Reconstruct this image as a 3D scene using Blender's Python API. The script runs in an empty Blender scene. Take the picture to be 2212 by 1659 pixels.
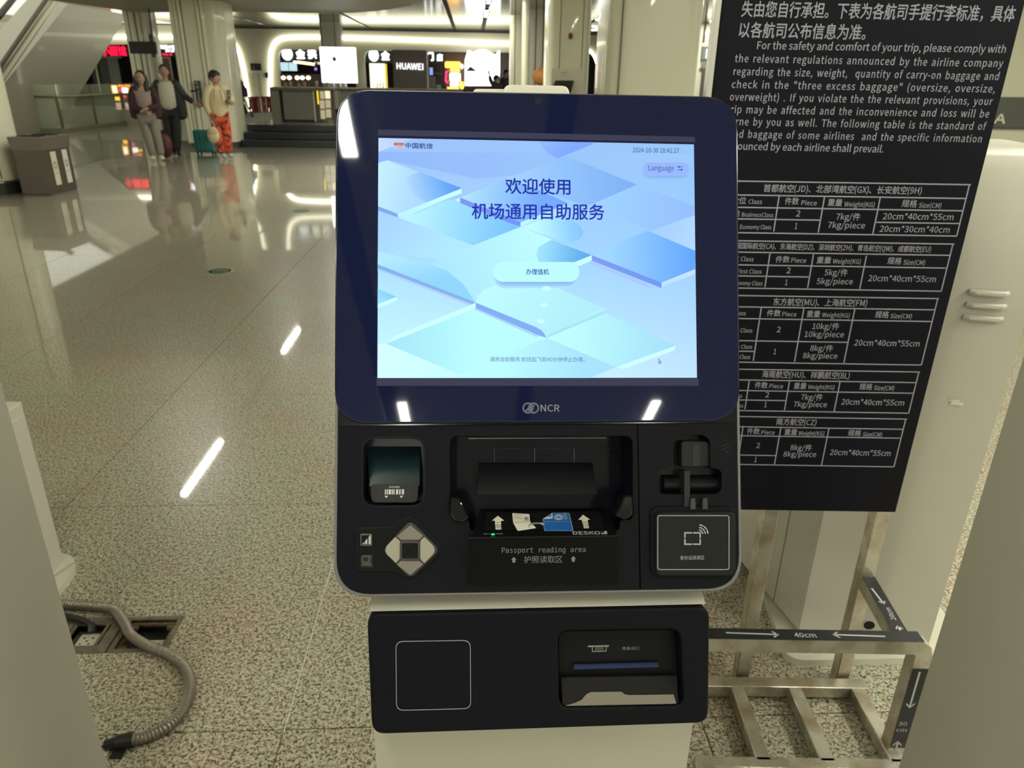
import bpy, bmesh, math, random
from math import sin, cos, pi, radians, atan
from mathutils import Vector, Matrix
random.seed(7)
D = bpy.data; S = bpy.context.scene; COL = S.collection

# ------------------------------------------------------------------ camera
FPX, CAMZ = 1575.0, 1.5
TH, RHO, PSI = atan(FPX / 3770.0), radians(0.9), radians(3.2)
R0 = Vector((cos(PSI), -sin(PSI), 0)); FW = Vector((sin(PSI) * cos(TH), cos(PSI) * cos(TH), -sin(TH)))
U0 = R0.cross(FW)
RX = R0 * cos(RHO) + U0 * sin(RHO); UY = U0 * cos(RHO) - R0 * sin(RHO)
CAM = Vector((0, 0, CAMZ))
cd = D.cameras.new('camera'); cam = D.objects.new('camera', cd); COL.objects.link(cam)
m = Matrix((RX, UY, -FW)).transposed().to_4x4(); m.translation = CAM; cam.matrix_world = m
cd.sensor_fit = 'HORIZONTAL'; cd.sensor_width = 36.0; cd.lens = FPX / 2212 * 36
cd.clip_start = 0.02; cd.clip_end = 200
cd.dof.use_dof = True; cd.dof.focus_distance = 0.88; cd.dof.aperture_fstop = 12.0
S.camera = cam
# ------------------------------------------------------------------ world, exposure
w = D.worlds.new('world'); S.world = w; w.use_nodes = True
bgn = w.node_tree.nodes['Background']; bgn.inputs[0].default_value = (0.79, 0.80, 0.66, 1); bgn.inputs[1].default_value = 1.35
S.view_settings.view_transform = 'Standard'; S.view_settings.look = 'None'
S.view_settings.exposure = 0.0; S.view_settings.gamma = 1.0; S.view_settings.use_curve_mapping = False
S.cycles.use_denoising = True; S.cycles.max_bounces = 6; S.cycles.diffuse_bounces = 3; S.cycles.glossy_bounces = 4
S.cycles.sample_clamp_indirect = 4.0; S.cycles.use_light_tree = True
S.cycles.caustics_reflective = False; S.cycles.caustics_refractive = False
LIGHT_CEIL = 115.0      # brightness of the ceiling light bars

# ------------------------------------------------------------------ measuring helpers: a photo pixel seen on a real plane
def ray(x, y): return FW + RX * ((x - 1106) / FPX) - UY * ((y - 829.5) / FPX)
def hit(x, y, P, n):
    d = ray(x, y); P = Vector(P); n = Vector(n)
    return CAM + d * ((P - CAM).dot(n) / d.dot(n))
def G(x, y, z=0.0): return hit(x, y, (0, 0, z), (0, 0, 1))
def W(x, y, Y): return hit(x, y, (0, Y, 0), (0, 1, 0))
class Fr:
    """a plane with origin o, right a, up b, outward normal n"""
    def __init__(s, o, a, b):
        s.o = Vector(o); s.a = Vector(a).normalized(); s.n = s.a.cross(Vector(b)).normalized(); s.b = s.n.cross(s.a)
    def uv(s, x, y, w=0.0):
        q = hit(x, y, s.o + s.n * w, s.n) - s.o
        return (q.dot(s.a), q.dot(s.b))
    def P(s, u, v, w=0.0): return s.o + s.a * u + s.b * v + s.n * w
    def at(s, x, y, w=0.0): return hit(x, y, s.o + s.n * w, s.n)

# ------------------------------------------------------------------ materials
MATS = {}
def mat(name, col, rough=0.5, metal=0.0, coat=0.0, emit=None, es=0.0, spec=0.5, alpha=1.0, trans=0.0, bump=None, vary=None, ior=1.5):
    if name in MATS: return MATS[name]
    m = D.materials.new(name); m.use_nodes = True; nt = m.node_tree; b = nt.nodes['Principled BSDF']
    b.inputs['Base Color'].default_value = (*col, 1); b.inputs['Roughness'].default_value = rough
    b.inputs['Metallic'].default_value = metal; b.inputs['Coat Weight'].default_value = coat
    b.inputs['Specular IOR Level'].default_value = spec; b.inputs['IOR'].default_value = ior
    b.inputs['Transmission Weight'].default_value = trans; b.inputs['Alpha'].default_value = alpha
    if emit: b.inputs['Emission Color'].default_value = (*emit, 1); b.inputs['Emission Strength'].default_value = es
    if vary or bump:
        tc = nt.nodes.new('ShaderNodeNewGeometry'); nz = nt.nodes.new('ShaderNodeTexNoise')
        nt.links.new(tc.outputs['Position'], nz.inputs['Vector'])
    if vary:
        sc, amt = vary; nz.inputs['Scale'].default_value = sc; nz.inputs['Detail'].default_value = 4
        r = nt.nodes.new('ShaderNodeValToRGB'); e = r.color_ramp.elements
        e[0].position = .3; e[1].position = .7
        e[0].color = (*[c * (1 - amt) for c in col], 1); e[1].color = (*[min(1, c * (1 + amt)) for c in col], 1)
        nt.links.new(nz.outputs['Fac'], r.inputs['Fac']); nt.links.new(r.outputs['Color'], b.inputs['Base Color'])
    if bump:
        sc, st = bump; n2 = nt.nodes.new('ShaderNodeTexNoise'); n2.inputs['Scale'].default_value = sc
        nt.links.new(tc.outputs['Position'], n2.inputs['Vector'])
        bp = nt.nodes.new('ShaderNodeBump'); bp.inputs['Strength'].default_value = st; bp.inputs['Distance'].default_value = 0.001
        nt.links.new(n2.outputs['Fac'], bp.inputs['Height']); nt.links.new(bp.outputs['Normal'], b.inputs['Normal'])
    MATS[name] = m; return m
def emis(name, col, st=1.0):
    if name in MATS: return MATS[name]
    m = D.materials.new(name); m.use_nodes = True; nt = m.node_tree
    nt.nodes.remove(nt.nodes['Principled BSDF'])
    e = nt.nodes.new('ShaderNodeEmission'); e.inputs[0].default_value = (*col, 1); e.inputs[1].default_value = st
    nt.links.new(e.outputs[0], nt.nodes['Material Output'].inputs[0]); MATS[name] = m; return m
def vcol_emis(name, st=1.0):
    m = D.materials.new(name); m.use_nodes = True; nt = m.node_tree
    nt.nodes.remove(nt.nodes['Principled BSDF'])
    e = nt.nodes.new('ShaderNodeEmission'); a = nt.nodes.new('ShaderNodeVertexColor'); a.layer_name = 'Col'
    e.inputs[1].default_value = st
    nt.links.new(a.outputs[0], e.inputs[0]); nt.links.new(e.outputs[0], nt.nodes['Material Output'].inputs[0]); return m
def s2l(c): return tuple(((v / 255) / 12.92 if v / 255 <= .04045 else (((v / 255) + .055) / 1.055) ** 2.4) for v in c)

def granite():
    m = D.materials.new('granite'); m.use_nodes = True; nt = m.node_tree; b = nt.nodes['Principled BSDF']; N = nt.nodes.new; L = nt.links.new
    geo = N('ShaderNodeNewGeometry')
    def noise(s, d=3, r=.55):
        n = N('ShaderNodeTexNoise'); n.inputs['Scale'].default_value = s; n.inputs['Detail'].default_value = d; n.inputs['Roughness'].default_value = r
        L(geo.outputs['Position'], n.inputs['Vector']); return n.outputs['Fac']
    def ramp(f, p0, c0, p1, c1):
        r = N('ShaderNodeValToRGB'); e = r.color_ramp.elements; e[0].position = p0; e[0].color = (*c0, 1); e[1].position = p1; e[1].color = (*c1, 1)
        L(f, r.inputs['Fac']); return r.outputs['Color']
    def mix(f, a, c):
        x = N('ShaderNodeMix'); x.data_type = 'RGBA'; L(f, x.inputs[0]); L(a, x.inputs[6]); L(c, x.inputs[7]); return x.outputs[2]
    base = ramp(noise(95), .40, (.30, .29, .21), .56, (.52, .50, .37))
    pink = ramp(noise(95), .40, (.31, .24, .17), .56, (.55, .47, .36))
    patch = ramp(noise(2.1, 4), .46, (0, 0, 0), .62, (1, 1, 1))
    c = mix(patch, base, pink)
    dk = ramp(noise(150, 2, .5), .545, (0, 0, 0), .605, (1, 1, 1))
    dcol = ramp(noise(40), .4, (.06, .065, .045), .6, (.115, .095, .06))
    c = mix(dk, c, dcol)
    dk2 = ramp(noise(85, 2, .6), .59, (0, 0, 0), .63, (1, 1, 1))
    c = mix(dk2, c, dcol)
    L(c, b.inputs['Base Color']); b.inputs['Roughness'].default_value = .32; b.inputs['Specular IOR Level'].default_value = .35
    b.inputs['Coat Weight'].default_value = 1.0; b.inputs['Coat Roughness'].default_value = .035; b.inputs['Coat IOR'].default_value = 1.5
    MATS['granite'] = m; return m
def steel():
    m = D.materials.new('worn_steel'); m.use_nodes = True; nt = m.node_tree; b = nt.nodes['Principled BSDF']; N = nt.nodes.new; L = nt.links.new
    geo = N('ShaderNodeNewGeometry'); n = N('ShaderNodeTexNoise'); n.inputs['Scale'].default_value = 14; n.inputs['Detail'].default_value = 6
    L(geo.outputs['Position'], n.inputs['Vector'])
    r = N('ShaderNodeValToRGB'); e = r.color_ramp.elements; e[0].position = .35; e[0].color = (.40, .34, .24, 1); e[1].position = .6; e[1].color = (.66, .63, .53, 1)
    L(n.outputs['Fac'], r.inputs['Fac']); L(r.outputs['Color'], b.inputs['Base Color'])
    r2 = N('ShaderNodeMapRange'); r2.inputs[3].default_value = .38; r2.inputs[4].default_value = .18; L(n.outputs['Fac'], r2.inputs[0]); L(r2.outputs[0], b.inputs['Roughness'])
    b.inputs['Metallic'].default_value = .7; MATS['worn_steel'] = m; return m

M_GRAN = granite(); M_STEEL = steel()
M_WALL = mat('cream_panel', (.70, .68, .52), .42, bump=(30, .05))
M_WHITE = mat('white_paint', (.62, .60, .50), .30, coat=.3)
M_COLUMN = mat('column_cream', (.68, .665, .49), .28, coat=.3)
M_SEAM = mat('seam_dark', (.08, .075, .055), .6)
M_BLACKPL = mat('black_plastic', (.0038, .0041, .0068), .5, bump=(900, .2), spec=.11)
M_GLOSSB = mat('black_gloss', (.004, .004, .007), .12, spec=.35)
M_BAYB = mat('bay_black', (.003, .0035, .009), .35, spec=.12)
M_GLASSB = mat('haze_tinted_glass', (.0065, .010, .040), .03, spec=.30)  # black glass; the navy in its base colour paints the lens haze
M_TRIM = mat('silver_trim', (.17, .165, .165), .38, metal=.8)
M_SATIN = mat('satin_grey', (.40, .38, .35), .35, metal=.3)
M_PRINT = mat('grey_print', (.42, .42, .42), .6)
M_PRINTD = mat('dim_print', (.22, .22, .22), .6)
M_CREAMP = mat('cream_print', (.70, .67, .55), .5)
M_SIGN = mat('sign_black', (.0052, .0048, .0100), .5, spec=.15)
M_SIGNP = mat('sign_print', (.34, .335, .40), .55)
M_TAPE = mat('tape_black', (.012, .012, .013), .45, bump=(200, .4))
M_CEIL = mat('ceiling_metal', (.33, .32, .28), .12, metal=.85, bump=(5, 1.0))
M_CEILD = mat('ceiling_gap', (.03, .03, .028), .7)
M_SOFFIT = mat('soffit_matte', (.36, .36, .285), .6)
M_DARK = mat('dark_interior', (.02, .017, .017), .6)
M_BROWN = mat('brown_panel', (.085, .06, .05), .5)
M_GREYC = mat('counter_grey', (.12, .115, .095), .45)
M_STEP = mat('step_dark', (.012, .013, .017), .30)
M_LIGHT = emis('lamp_bar', (1.0, .99, .86), LIGHT_CEIL)
M_STRIP = emis('led_strip', (1.0, .99, .76), 4.6)
M_LITW = emis('lit_white', (1.0, 1.0, .97), 2.6)
M_LITL = emis('lit_letters', (.95, .98, 1.0), 2.2)

# ------------------------------------------------------------------ mesh builder
class MB:
    def __init__(s): s.v = []; s.f = []; s.c = None
    def add(s, vs, fs, M=None):
        n = len(s.v); s.v += [Vector(v) if M is None else M @ Vector(v) for v in vs]; s.f += [tuple(i + n for i in f) for f in fs]; return s
    def bm(s, b, M=None):
        b.verts.index_update(); s.add([v.co.copy() for v in b.verts], [[v.index for v in f.verts] for f in b.faces], M); b.free(); return s
    def box(s, c0, c1, bev=0.0, seg=2, M=None):
        b = bmesh.new(); bmesh.ops.create_cube(b, size=1)
        for v in b.verts: v.co = Vector([c0[i] + (c1[i] - c0[i]) * (v.co[i] + .5) for i in range(3)])
        if bev: bmesh.ops.bevel(b, geom=b.edges[:], offset=bev, segments=seg, profile=.6, affect='EDGES')
        return s.bm(b, M)
    def hexa(s, lo, hi):   # lo, hi: 4 points each, same winding
        return s.add(list(lo) + list(hi), [(3, 2, 1, 0), (4, 5, 6, 7), (0, 1, 5, 4), (1, 2, 6, 5), (2, 3, 7, 6), (3, 0, 4, 7)])
    def prism(s, pts, fn0, fn1, bev=0, cap=True):   # pts 2D, fn maps to 3D at the two ends
        n = len(pts); vs = [fn0(*p) for p in pts] + [fn1(*p) for p in pts]
        fs = [(i, (i + 1) % n, (i + 1) % n + n, i + n) for i in range(n)]
        if cap: fs += [tuple(range(n - 1, -1, -1)), tuple(range(n, 2 * n))]
        return s.add(vs, fs)
    def poly(s, pts): return s.add(pts, [tuple(range(len(pts)))])
    def tube(s, path, r, n=10, rf=None, caps=True):
        path = [Vector(p) for p in path]; k = len(path); vs = []; up = None
        for i, p in enumerate(path):
            t = (path[min(i + 1, k - 1)] - path[max(i - 1, 0)]).normalized()
            if up is None: up = t.orthogonal().normalized()
            up = (up - t * up.dot(t)).normalized(); w_ = t.cross(up); rr = rf(i / (k - 1)) if rf else r
            vs += [p + up * (rr * cos(2 * pi * j / n)) + w_ * (rr * sin(2 * pi * j / n)) for j in range(n)]
        fs = [(i * n + j, i * n + (j + 1) % n, (i + 1) * n + (j + 1) % n, (i + 1) * n + j) for i in range(k - 1) for j in range(n)]
        if caps: fs += [tuple(range(n - 1, -1, -1)), tuple(range((k - 1) * n, k * n))]
        return s.add(vs, fs)
    def lathe(s, prof, c, n=24):   # prof (r,z)
        c = Vector(c); k = len(prof)
        vs = [c + Vector((r * cos(2 * pi * j / n), r * sin(2 * pi * j / n), z)) for r, z in prof for j in range(n)]
        fs = [(i * n + j, i * n + (j + 1) % n, (i + 1) * n + (j + 1) % n, (i + 1) * n + j) for i in range(k - 1) for j in range(n)]
        fs += [tuple(range(n - 1, -1, -1)), tuple(range((k - 1) * n, k * n))]
        return s.add(vs, fs)
    def ball(s, c, r, M=None, n=12):
        b = bmesh.new(); bmesh.ops.create_uvsphere(b, u_segments=n + 4, v_segments=n, radius=1)
        r = r if hasattr(r, '__len__') else (r, r, r)
        for v in b.verts: v.co = Vector((v.co.x * r[0], v.co.y * r[1], v.co.z * r[2]))
        T = Matrix.Translation(Vector(c)) @ (M.to_4x4() if M else Matrix.Identity(4)); return s.bm(b, T)
    def quad(s, a, b, c, d): return s.add([a, b, c, d], [(0, 1, 2, 3)])

def rrect(u0, v0, u1, v1, r, n=6):   # rounded rectangle points, anticlockwise
    if u0 > u1: u0, u1 = u1, u0
    if v0 > v1: v0, v1 = v1, v0
    out = []
    for cx, cy, a0 in ((u1 - r, v1 - r, 0), (u0 + r, v1 - r, pi / 2), (u0 + r, v0 + r, pi), (u1 - r, v0 + r, 1.5 * pi)):
        for i in range(n + 1):
            a = a0 + i / n * pi / 2; out.append((cx + r * cos(a), cy + r * sin(a)))
    return out
def rpoly(pts, r, n=5):    # rounds the corners of a convex or concave polygon
    out = []; k = len(pts)
    for i in range(k):
        p = Vector(pts[i]); a = (Vector(pts[i - 1]) - p); b = (Vector(pts[(i + 1) % k]) - p)
        rr = min(r, a.length * .45, b.length * .45); A = p + a.normalized() * rr; B = p + b.normalized() * rr
        for j in range(n + 1):
            t = j / n; q = A * (1 - t) ** 2 + p * (2 * t * (1 - t)) + B * t * t; out.append((q.x, q.y))
    return out
def holed(mb, outer, holes, fr, w0, w1, bevel=0.0):
    """plate with holes in frame fr between heights w0 (back) and w1 (front)"""
    cu = D.curves.new('tmp', 'CURVE'); cu.dimensions = '2D'; cu.fill_mode = 'BOTH'; cu.extrude = (w1 - w0) / 2
    if bevel: cu.bevel_depth = bevel; cu.bevel_resolution = 1; cu.offset = -bevel; cu.extrude = (w1 - w0) / 2 - bevel
    for pts in [outer] + holes:
        sp = cu.splines.new('POLY'); sp.points.add(len(pts) - 1); sp.use_cyclic_u = True
        for p, q in zip(sp.points, pts): p.co = (q[0], q[1], 0, 1)
    o = D.objects.new('tmp', cu); COL.objects.link(o); dg = bpy.context.evaluated_depsgraph_get()
    me = D.meshes.new_from_object(o.evaluated_get(dg)); wm = (w0 + w1) / 2
    mb.add([fr.P(v.co.x, v.co.y, wm + v.co.z) for v in me.vertices], [tuple(p.vertices) for p in me.polygons])
    D.objects.remove(o); D.curves.remove(cu); D.meshes.remove(me); return mb

FONTS = {}
def font(kind):
    if kind in FONTS: return FONTS[kind]
    f = None
    try:      # typefaces that ship with Blender itself
        import os
        f = D.fonts.load(os.path.join(bpy.utils.system_resource('DATAFILES'), 'fonts', {'mono': 'DejaVuSansMono.woff2', 'sans': 'Noto Sans CJK Regular.woff2'}[kind]))
    except Exception: f = None
    FONTS[kind] = f; return f
def runmesh(s, kind, res, sw=1.0):
    """flat outline of one run of letters in one face: points scaled to em = 1, faces"""
    cu = D.curves.new('tmp', 'FONT'); cu.body = s; cu.size = 1.0; cu.resolution_u = res; cu.fill_mode = 'FRONT'; cu.space_word = sw; cu.space_character = 1.0 + (sw - 1) * .08
    f = font(kind) if kind else None; ks = 1.0
    if f: cu.font = f; ks = 2.857 if kind == 'sans' else .70 / .52
    o = D.objects.new('tmp', cu); COL.objects.link(o); dg = bpy.context.evaluated_depsgraph_get()
    me = D.meshes.new_from_object(o.evaluated_get(dg)); vs = [(v.co.x * ks, v.co.y * ks) for v in me.vertices]; fs = [tuple(p.vertices) for p in me.polygons]
    D.objects.remove(o); D.curves.remove(cu); D.meshes.remove(me); return vs, fs
def text(mb, s, fr, p0, p1, em, w=0.0005, bold=0.0, kind=None, res=2, sw=1.0):
    """lay the string s from local point p0 to p1 (left and right ends of its middle line) with type size em"""
    runs = []; cjk = lambda ch: ord(ch) > 0x2e80
    if kind: runs = [(s, kind)]
    else:
        for ch in s:
            k = None if cjk(ch) else 'sans'
            if runs and runs[-1][1] == k: runs[-1] = (runs[-1][0] + ch, k)
            else: runs.append((ch, k))
    V = []; F = []; X = 0.0
    for r, k in runs:
        vs, fs = runmesh(r, k, res, sw)
        if not vs: X += .3; continue
        x0 = min(v[0] for v in vs); n = len(V); V += [(v[0] - x0 + X, v[1]) for v in vs]; F += [tuple(i + n for i in f) for f in fs]
        X = max(v[0] for v in V[n:]) + .09
    if not V: return mb
    x0 = min(v[0] for v in V); x1 = max(v[0] for v in V); A = Vector(p0); B = Vector(p1); d = B - A; nrm = Vector((-d.y, d.x)).normalized()
    ym = .38 if any(cjk(ch) for ch in s) else .36
    q_ = [A + d * ((x - x0) / (x1 - x0)) + nrm * ((y - ym) * em) for x, y in V]
    o_ = bold * em; sh = [(0, 0)] if not bold else [(-o_, 0), (o_, 0), (0, -o_), (0, o_)] if bold >= .01 else [(-o_, 0), (o_, 0)]
    for k, (dx, dy) in enumerate(sh): mb.add([fr.P(p.x + dx, p.y + dy, w + k * .00001) for p in q_], F)
    return mb
def ptext(mb, s, fr, x0, y0, x1, y1, em_px, w=0.0005, **k):
    """the same with the ends given as seen in the photo and the size in photo pixels"""
    a = fr.uv(x0, y0, w); b = fr.uv(x1, y1, w)
    c = fr.uv((x0 + x1) / 2, (y0 + y1) / 2 + 10, w); e = fr.uv((x0 + x1) / 2, (y0 + y1) / 2 - 10, w)
    return text(mb, s, fr, a, b, em_px * math.dist(c, e) / 20, w, **k)

# ------------------------------------------------------------------ objects
ORG = {}
def thing(name, label, cat, loc=(0, 0, 0), group=None, kind=None):
    o = D.objects.new(name, None); COL.objects.link(o); o.location = loc; o.empty_display_size = .1; ORG[o.name] = Vector(loc)
    o['label'] = label; o['category'] = cat
    if group: o['group'] = group
    if kind: o['kind'] = kind
    return o
def obj(name, mb, m, parent=None, smooth=None, loc=None, label=None):
    org = ORG[parent.name] if parent else Vector(loc or (0, 0, 0))
    me = D.meshes.new(name); me.from_pydata([v - org for v in mb.v], [], mb.f); me.update()
    b = bmesh.new(); b.from_mesh(me); bmesh.ops.recalc_face_normals(b, faces=b.faces)
    if smooth:
        for f in b.faces: f.smooth = True
    b.to_mesh(me); b.free()
    if smooth:
        me.set_sharp_from_angle(angle=radians(smooth if smooth > 1 else 35))
    for mm in (m if isinstance(m, (list, tuple)) else [m]): me.materials.append(mm)
    o = D.objects.new(name, me); COL.objects.link(o)
    if parent: o.parent = parent
    else: o.location = org
    ORG[o.name] = org
    if label: o['label'] = label
    return o
def flat(name, mb, m, parent=None, label=None):   # print: keep faces as they are
    org = ORG[parent.name] if parent else Vector((0, 0, 0))
    me = D.meshes.new(name); me.from_pydata([v - org for v in mb.v], [], mb.f); me.update(); me.materials.append(m)
    o = D.objects.new(name, me); COL.objects.link(o); o.parent = parent; ORG[o.name] = org
    if label: o['label'] = label
    return o
def tag(o, label, cat, group=None):
    o['label'] = label; o['category'] = cat
    if group: o['group'] = group
    return o
def struct(name, mb, m, **k):
    o = obj(name, mb, m, **k); o['kind'] = 'structure'; return o
def copytree(o, loc, label=None, parent=None):
    c = o.copy(); COL.objects.link(c)
    if parent is None:
        c.location = loc
        if label: c['label'] = label
    else: c.parent = parent
    for ch in [x for x in D.objects if x.parent == o]: copytree(ch, None, None, c)
    return c
def pb(mb, x0, y0, x1, y1, Y, dep, bev=0.0, z0=None, z1=None):
    """box whose front face, at distance Y, fills the given photo rectangle"""
    xm, ym = (x0 + x1) / 2, (y0 + y1) / 2
    X0, X1 = W(x0, ym, Y).x, W(x1, ym, Y).x
    Z1 = W(xm, y0, Y).z if z1 is None else z1; Z0 = W(xm, y1, Y).z if z0 is None else z0
    return mb.box((X0, Y, Z0), (X1, Y + dep, Z1), bev)
def pthing(name, label, cat, x, y, Y, **k):
    p = W(x, y, Y); return thing(name, label, cat, p, **k)
#BODY
# ================================================================== FLOOR
PIT = 1.05; JX, JY = -0.478, 1.367
tx0, tx1, ty0, ty1 = JX - 9 * PIT, JX + 6 * PIT, JY - 3 * PIT, JY + 12 * PIT
mb = MB()
RX0, RY0 = -10.95, 21.2     # corner of the stairwell opening
for (a, b, c, d) in ((-40, -8, tx0, 21.2), (tx1, -8, 40, 45), (tx0, -8, tx1, ty0), (tx0, ty1, tx1, 21.2), (RX0, 21.2, tx1, 45)):
    mb.box((a, b, -.03), (c, d, 0))
mb.box((tx0, ty0, -.03), (tx1, JY, -.008)); mb.box((tx0, JY + PIT, -.03), (tx1, ty1, -.008))
mb.box((tx0, JY, -.03), (JX - PIT, JY + PIT, -.008)); mb.box((JX, JY, -.03), (tx1, JY + PIT, -.008))
floor = struct('floor', mb, M_GRAN, loc=(0, 0, 0))
M_JOINT = mat('joint', (.05, .048, .035), .8)
g = .0016
tile0 = None
HX0, HX1, HY0, HY1 = -1.21, -.872, 1.648, 1.795
for i in range(15):
    for j in range(15):
        x = tx0 + i * PIT; y = ty0 + j * PIT
        if abs(x - (JX - PIT)) < .01 and abs(y - JY) < .01:
            t = MB()
            for (a, b, c, d) in ((x + g, y + g, HX0, y + PIT - g), (HX1, y + g, x + PIT - g, y + PIT - g), (HX0, y + g, HX1, HY0), (HX0, HY1, HX1, y + PIT - g)):
                t.box((a, b, -.0079), (c, d, 0))
            obj('floor_tile', t, M_GRAN, floor); continue
        if tile0 is None:
            t = MB().box((g, g, -.0079), (PIT - g, PIT - g, 0)); tile0 = obj('floor_tile', t, M_GRAN, floor); tile0.location = (x, y, 0)
        else:
            c = tile0.copy(); COL.objects.link(c); c.location = (x, y, 0)
# small steel discs let into the floor
for k, (px_, py_, lab) in enumerate(((476, 587, 'nearer round steel disc let into the granite floor'), (650, 456, 'farther round steel disc let into the granite floor'))):
    p = G(px_, py_)
    t = thing('floor_disc', lab, 'floor marker', (p.x, p.y, 0), group='steel discs in the floor')
    obj('rim', MB().lathe([(.105, 0), (.105, .004), (.085, .006), (.085, 0)], (p.x, p.y, 0), 28), mat('disc_steel', (.34, .36, .29), .25, metal=.8), t, smooth=1)
    obj('cover', MB().lathe([(.07, 0), (.07, .004), (.03, .007), (0.001, .007)], (p.x, p.y, 0), 24), mat('disc_green', (.10, .17, .11), .2, metal=.3), t, smooth=1)

# ================================================================== CEILING
CZ = 3.0
struct('ceiling', MB().box((-9.6, -12, CZ + .04), (12, 27.6, CZ + .1)), M_CEILD)
ceil = D.objects['ceiling']
tracks = [-9.6, -6.6, -3.37, -.585, .345, 3.31, 6.4, 9.2, 12]
ys = [-12, -8, -4, 0, 4, 8, 12, 16, 21.9, 27.5]
panel0 = {}
for i in range(len(tracks) - 1):
    for j in range(len(ys) - 1):
        x0, x1, y0, y1 = tracks[i] + .055, tracks[i + 1] - .055, ys[j] + .03, ys[j + 1] - .03
        obj('ceiling_panel', MB().box((x0, y0, CZ), (x1, y1, CZ + .03), .006, 1), M_CEIL if y0 > 11 else M_WALL, ceil)
# matte soffit with a rounded edge
sz = 2.92
sp = [G(915, 0, sz), G(900, 6, sz), G(880, 13, sz), G(850, 19, sz), G(815, 24, sz), G(760, 27.5, sz), G(680, 28.5, sz), G(500, 26, sz), G(296, 27, sz)]
pts = [(-.9, 14.6)] + [(p.x, p.y) for p in sp] + [(-9.6, 14.6)]
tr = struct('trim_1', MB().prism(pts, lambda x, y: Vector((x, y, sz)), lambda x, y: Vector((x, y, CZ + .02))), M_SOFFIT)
tr['label'] = 'large matte rounded ceiling soffit'
# ceiling light bars
lamp0 = None
bars = [(-3.37, 7.47, 8.83, 'ceiling light bar whose reflection shows low on the open floor left of the kiosk'),
        (-3.37, 12.28, 13.53, 'ceiling light bar whose reflection shows higher on the open floor left of the kiosk'),
        (-.50, -4.75, -3.02, 'ceiling light bar mirrored at the lower left of the kiosk glass'),
        (1.275, -4.75, -3.02, 'ceiling light bar mirrored at the lower right of the kiosk glass'),
        (-.50, -.71, .62, 'ceiling light bar mirrored at the top left corner of the kiosk glass'),
        (.345, 15.9, 17.5, 'nearer light bar in the dark ceiling track above the shop counters'),
        (.345, 19.4, 21.2, 'farther light bar in the dark ceiling track above the shop counters'),
        (3.31, 19.6, 21.5, 'ceiling light bar seen in the gap beside the wide column')]
G1 = 'added fill light bars out of view'
fill_bars = [(1.275, 1.8, 3.1), (3.31, 1.5, 2.9), (3.31, -.8, .6), (4.9, .5, 1.9), (-2.9, 15.0, 16.2), (.2, 14.5, 15.7), (-3.37, -1.5, -.2), (3.31, -3, -1.6), (-6.6, 1.2, 2.6), (-1.6, 10.5, 11.9), (-2.25, 13, 14.4), (-.9, 12.6, 13.8), (-6.6, -2, -.6), (6.4, 5, 6.4), (6.4, 15, 16.4), (6.4, 20, 21.4), (6.4, -1, .4)]  # unseen bars added to brighten the hall, set where no reflection shows
for k, (x, y0, y1, lab) in enumerate(bars + [(a, b, c, None) for a, b, c in fill_bars]):
    t = thing('ceiling_light', lab or 'added unseen light bar that brightens the hall', 'ceiling light', (x, (y0 + y1) / 2, CZ), group='slim light bars in the ceiling tracks' if lab else G1)
    L = (y1 - y0)
    yc = (y0 + y1) / 2
    obj('housing', MB().box((x - .07, y0 - .02, CZ - .004), (x + .07, y1 + .02, CZ + .02)), M_CEILD, t)
    hw_ = .029 if lab or x < 3 and y1 < 8 else .06
    obj('diffuser', MB().box((x - hw_, y0, CZ - .012), (x + hw_, y1, CZ - .003)), M_LIGHT, t)

# ================================================================== PLATFORM with three steps
pz = .45
px0, px1 = W(487, 120, 17.3).x + .03, 14.0
pl = thing('platform_steps', 'dark three-step platform edge in front of the shop counters', 'steps', ((px0 + px1) / 2, 17.8, 0))
for k, (y, z) in enumerate(((17.58, .15), (17.86, .30), (18.14, .45))):
    obj('step', MB().box((px0, y, z - .15), (px1, y + .28 if k < 2 else 18.5, z - .002), .008, 1), M_STEP, pl)
    obj('nosing', MB().box((px0, y - .004, z - .03), (px1, y + .03, z), .003, 1), mat('nosing', (.03, .032, .04), .2), pl)
struct('floor_platform', MB().box((px0, 18.5, 0), (px1, 27.5, pz)).box((-14, 24.9, 0), (px0, 27.5, pz)), mat('platform_stone', (.40, .38, .29), .25, coat=.6))

# ================================================================== SHOP WALL
YW = 27.5
FW_ = Fr((0, YW, 0), (1, 0, 0), (0, 0, 1))      # local u = x, v = z, outward normal = towards the hall
def wp(L): return [(W(x, y, YW).x, W(x, y, YW).z) for x, y in L]
A1 = rpoly(wp([(150, 98), (492, 92), (541, 262), (150, 262)]), .9, 8)
A1 = [(u, max(v, pz)) for u, v in A1]
A2 = wp([(603, 262), (603, 112)]); A2l = [(A2[0][0], pz), (A2[0][0], 2.28)]
o1 = [(W(603, 150, YW).x, pz)] + rpoly([(W(603, 150, YW).x, pz + .5), (W(603, 150, YW).x, W(650, 107, YW).z), (W(768, 150, YW).x, W(768, 109, YW).z), (W(768, 150, YW).x, pz + .5)], .28, 5)[3:-3] + [(W(768, 150, YW).x, pz)]
o2 = [(W(788, 150, YW).x, pz)] + rpoly([(W(788, 150, YW).x, pz + .5), (W(788, 150, YW).x, W(850, 110, YW).z), (W(1290, 150, YW).x, W(1100, 113, YW).z), (W(1290, 150, YW).x, pz + .5)], .28, 5)[3:-3] + [(W(1290, 150, YW).x, pz)]
mb = MB(); holed(mb, [(-16, -.5), (9, -.5), (9, 3.0), (-16, 3.0)], [A1, o1, o2], FW_, -.25, 0)
wall = struct('wall_back', mb, M_WALL)
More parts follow.
